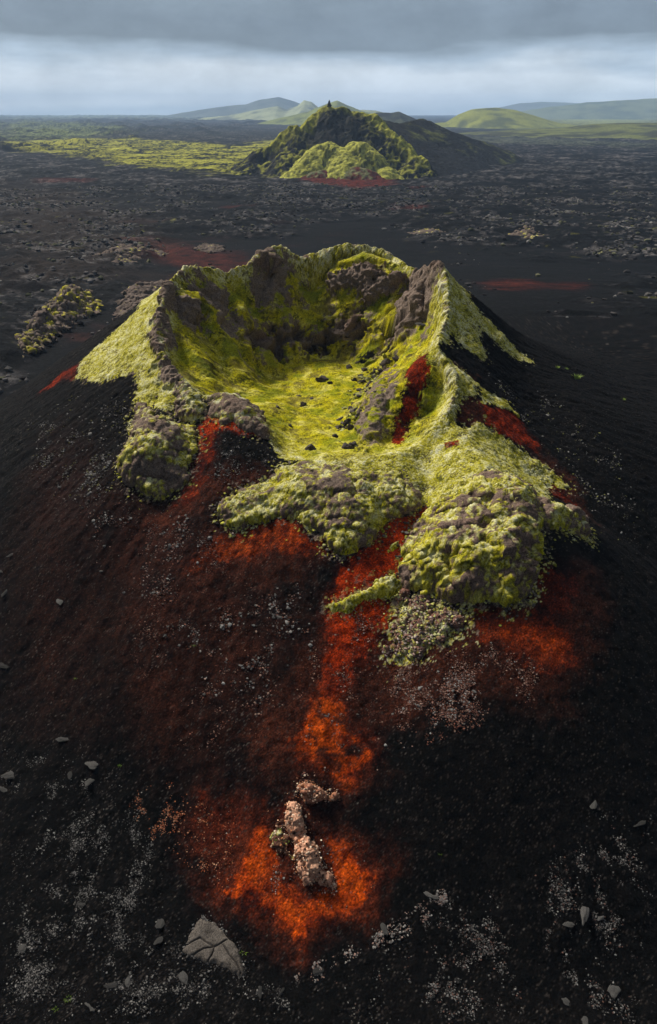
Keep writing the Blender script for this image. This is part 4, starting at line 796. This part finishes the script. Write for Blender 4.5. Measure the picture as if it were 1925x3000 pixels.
ridge_hill('crater_hill', 'second mossy crater cone rising from the plain behind the main crater', 'crater', 'fc_main', .78, .9, 3, DK, (.25, .245, .035), 15, 2.4, -.03, dark=fc_dark, crag=6.0)
ridge_hill('hill', 'bare black cinder cone joined to the right of the second crater', 'hill', 'fc_dark', .46, 1.6, 4, (.016, .016, .017), (.06, .065, .02), 60, 3.0, .28, curv=.25, crag=1.6)
ridge_hill('hill', 'smooth yellow green mossy mound at the foot of the second crater', 'hill', 'fc_mound', .72, .8, 8, (.14, .14, .035), (.34, .33, .06), 9, 1.4, -.22, crag=1.0, sk=5.0)
ridge_hill('hill', 'low red and grey lava knolls in front of the yellow green mound', 'hill', 'fc_front', .6, .7, 3, (.09, .018, .010), (.13, .13, .06), 14, 1.6, .05)
def pinnacle():
    o = HILL_LINES['pin'][0][0]; V, F = ico(4)
    V = V.copy(); t = (V[:, 2]+1)/2; taper = 1.0-.80*t**.8
    n = 1+.6*perlin(V[:, 0]*1.6, V[:, 1]*1.6, V[:, 2]*2.2, seed=121)+.35*perlin(V[:, 0]*4, V[:, 1]*4, V[:, 2]*4, seed=122)
    P_ = np.stack((V[:, 0]*taper*3.0*n+.5*t, V[:, 1]*taper*2.6*n, t*8.5-2.5), -1)
    ob = new_mesh('rock_pinnacle', P_, F, np.full((len(V), 3), .028), M_FAR, smooth=False); ob.location = (o[0], o[1]-4, o[2]+3.5)
    tag(ob, 'dark pointed rock pinnacle on the summit of the second crater', 'rock')
pinnacle()

# ------------------------------------------------------------------ haze
def build_haze():
    x0, x1, y0, y1, z0, z1 = -15000, 15000, -25000, 15000, -60, 330
    V = [(x0, y0, z0), (x1, y0, z0), (x1, y1, z0), (x0, y1, z0), (x0, y0, z1), (x1, y0, z1), (x1, y1, z1), (x0, y1, z1)]
    F = [(3, 2, 1, 0), (4, 5, 6, 7), (0, 1, 5, 4), (1, 2, 6, 5), (2, 3, 7, 6), (3, 0, 4, 7)]
    m = bpy.data.materials.new('haze'); m.use_nodes = True; N = m.node_tree.nodes; N.clear()
    out = N.new('ShaderNodeOutputMaterial'); v = N.new('ShaderNodeVolumePrincipled')
    v.inputs['Color'].default_value = (.50, .70, 1.0, 1); v.inputs['Density'].default_value = HAZE; v.inputs['Anisotropy'].default_value = 0.0
    m.node_tree.links.new(v.outputs[0], out.inputs['Volume'])
    o = new_mesh('haze', V, F, None, m, smooth=False); tag(o, 'thin blue haze over the far plain', 'haze', kind='stuff')
HAZE = .000085
build_haze()
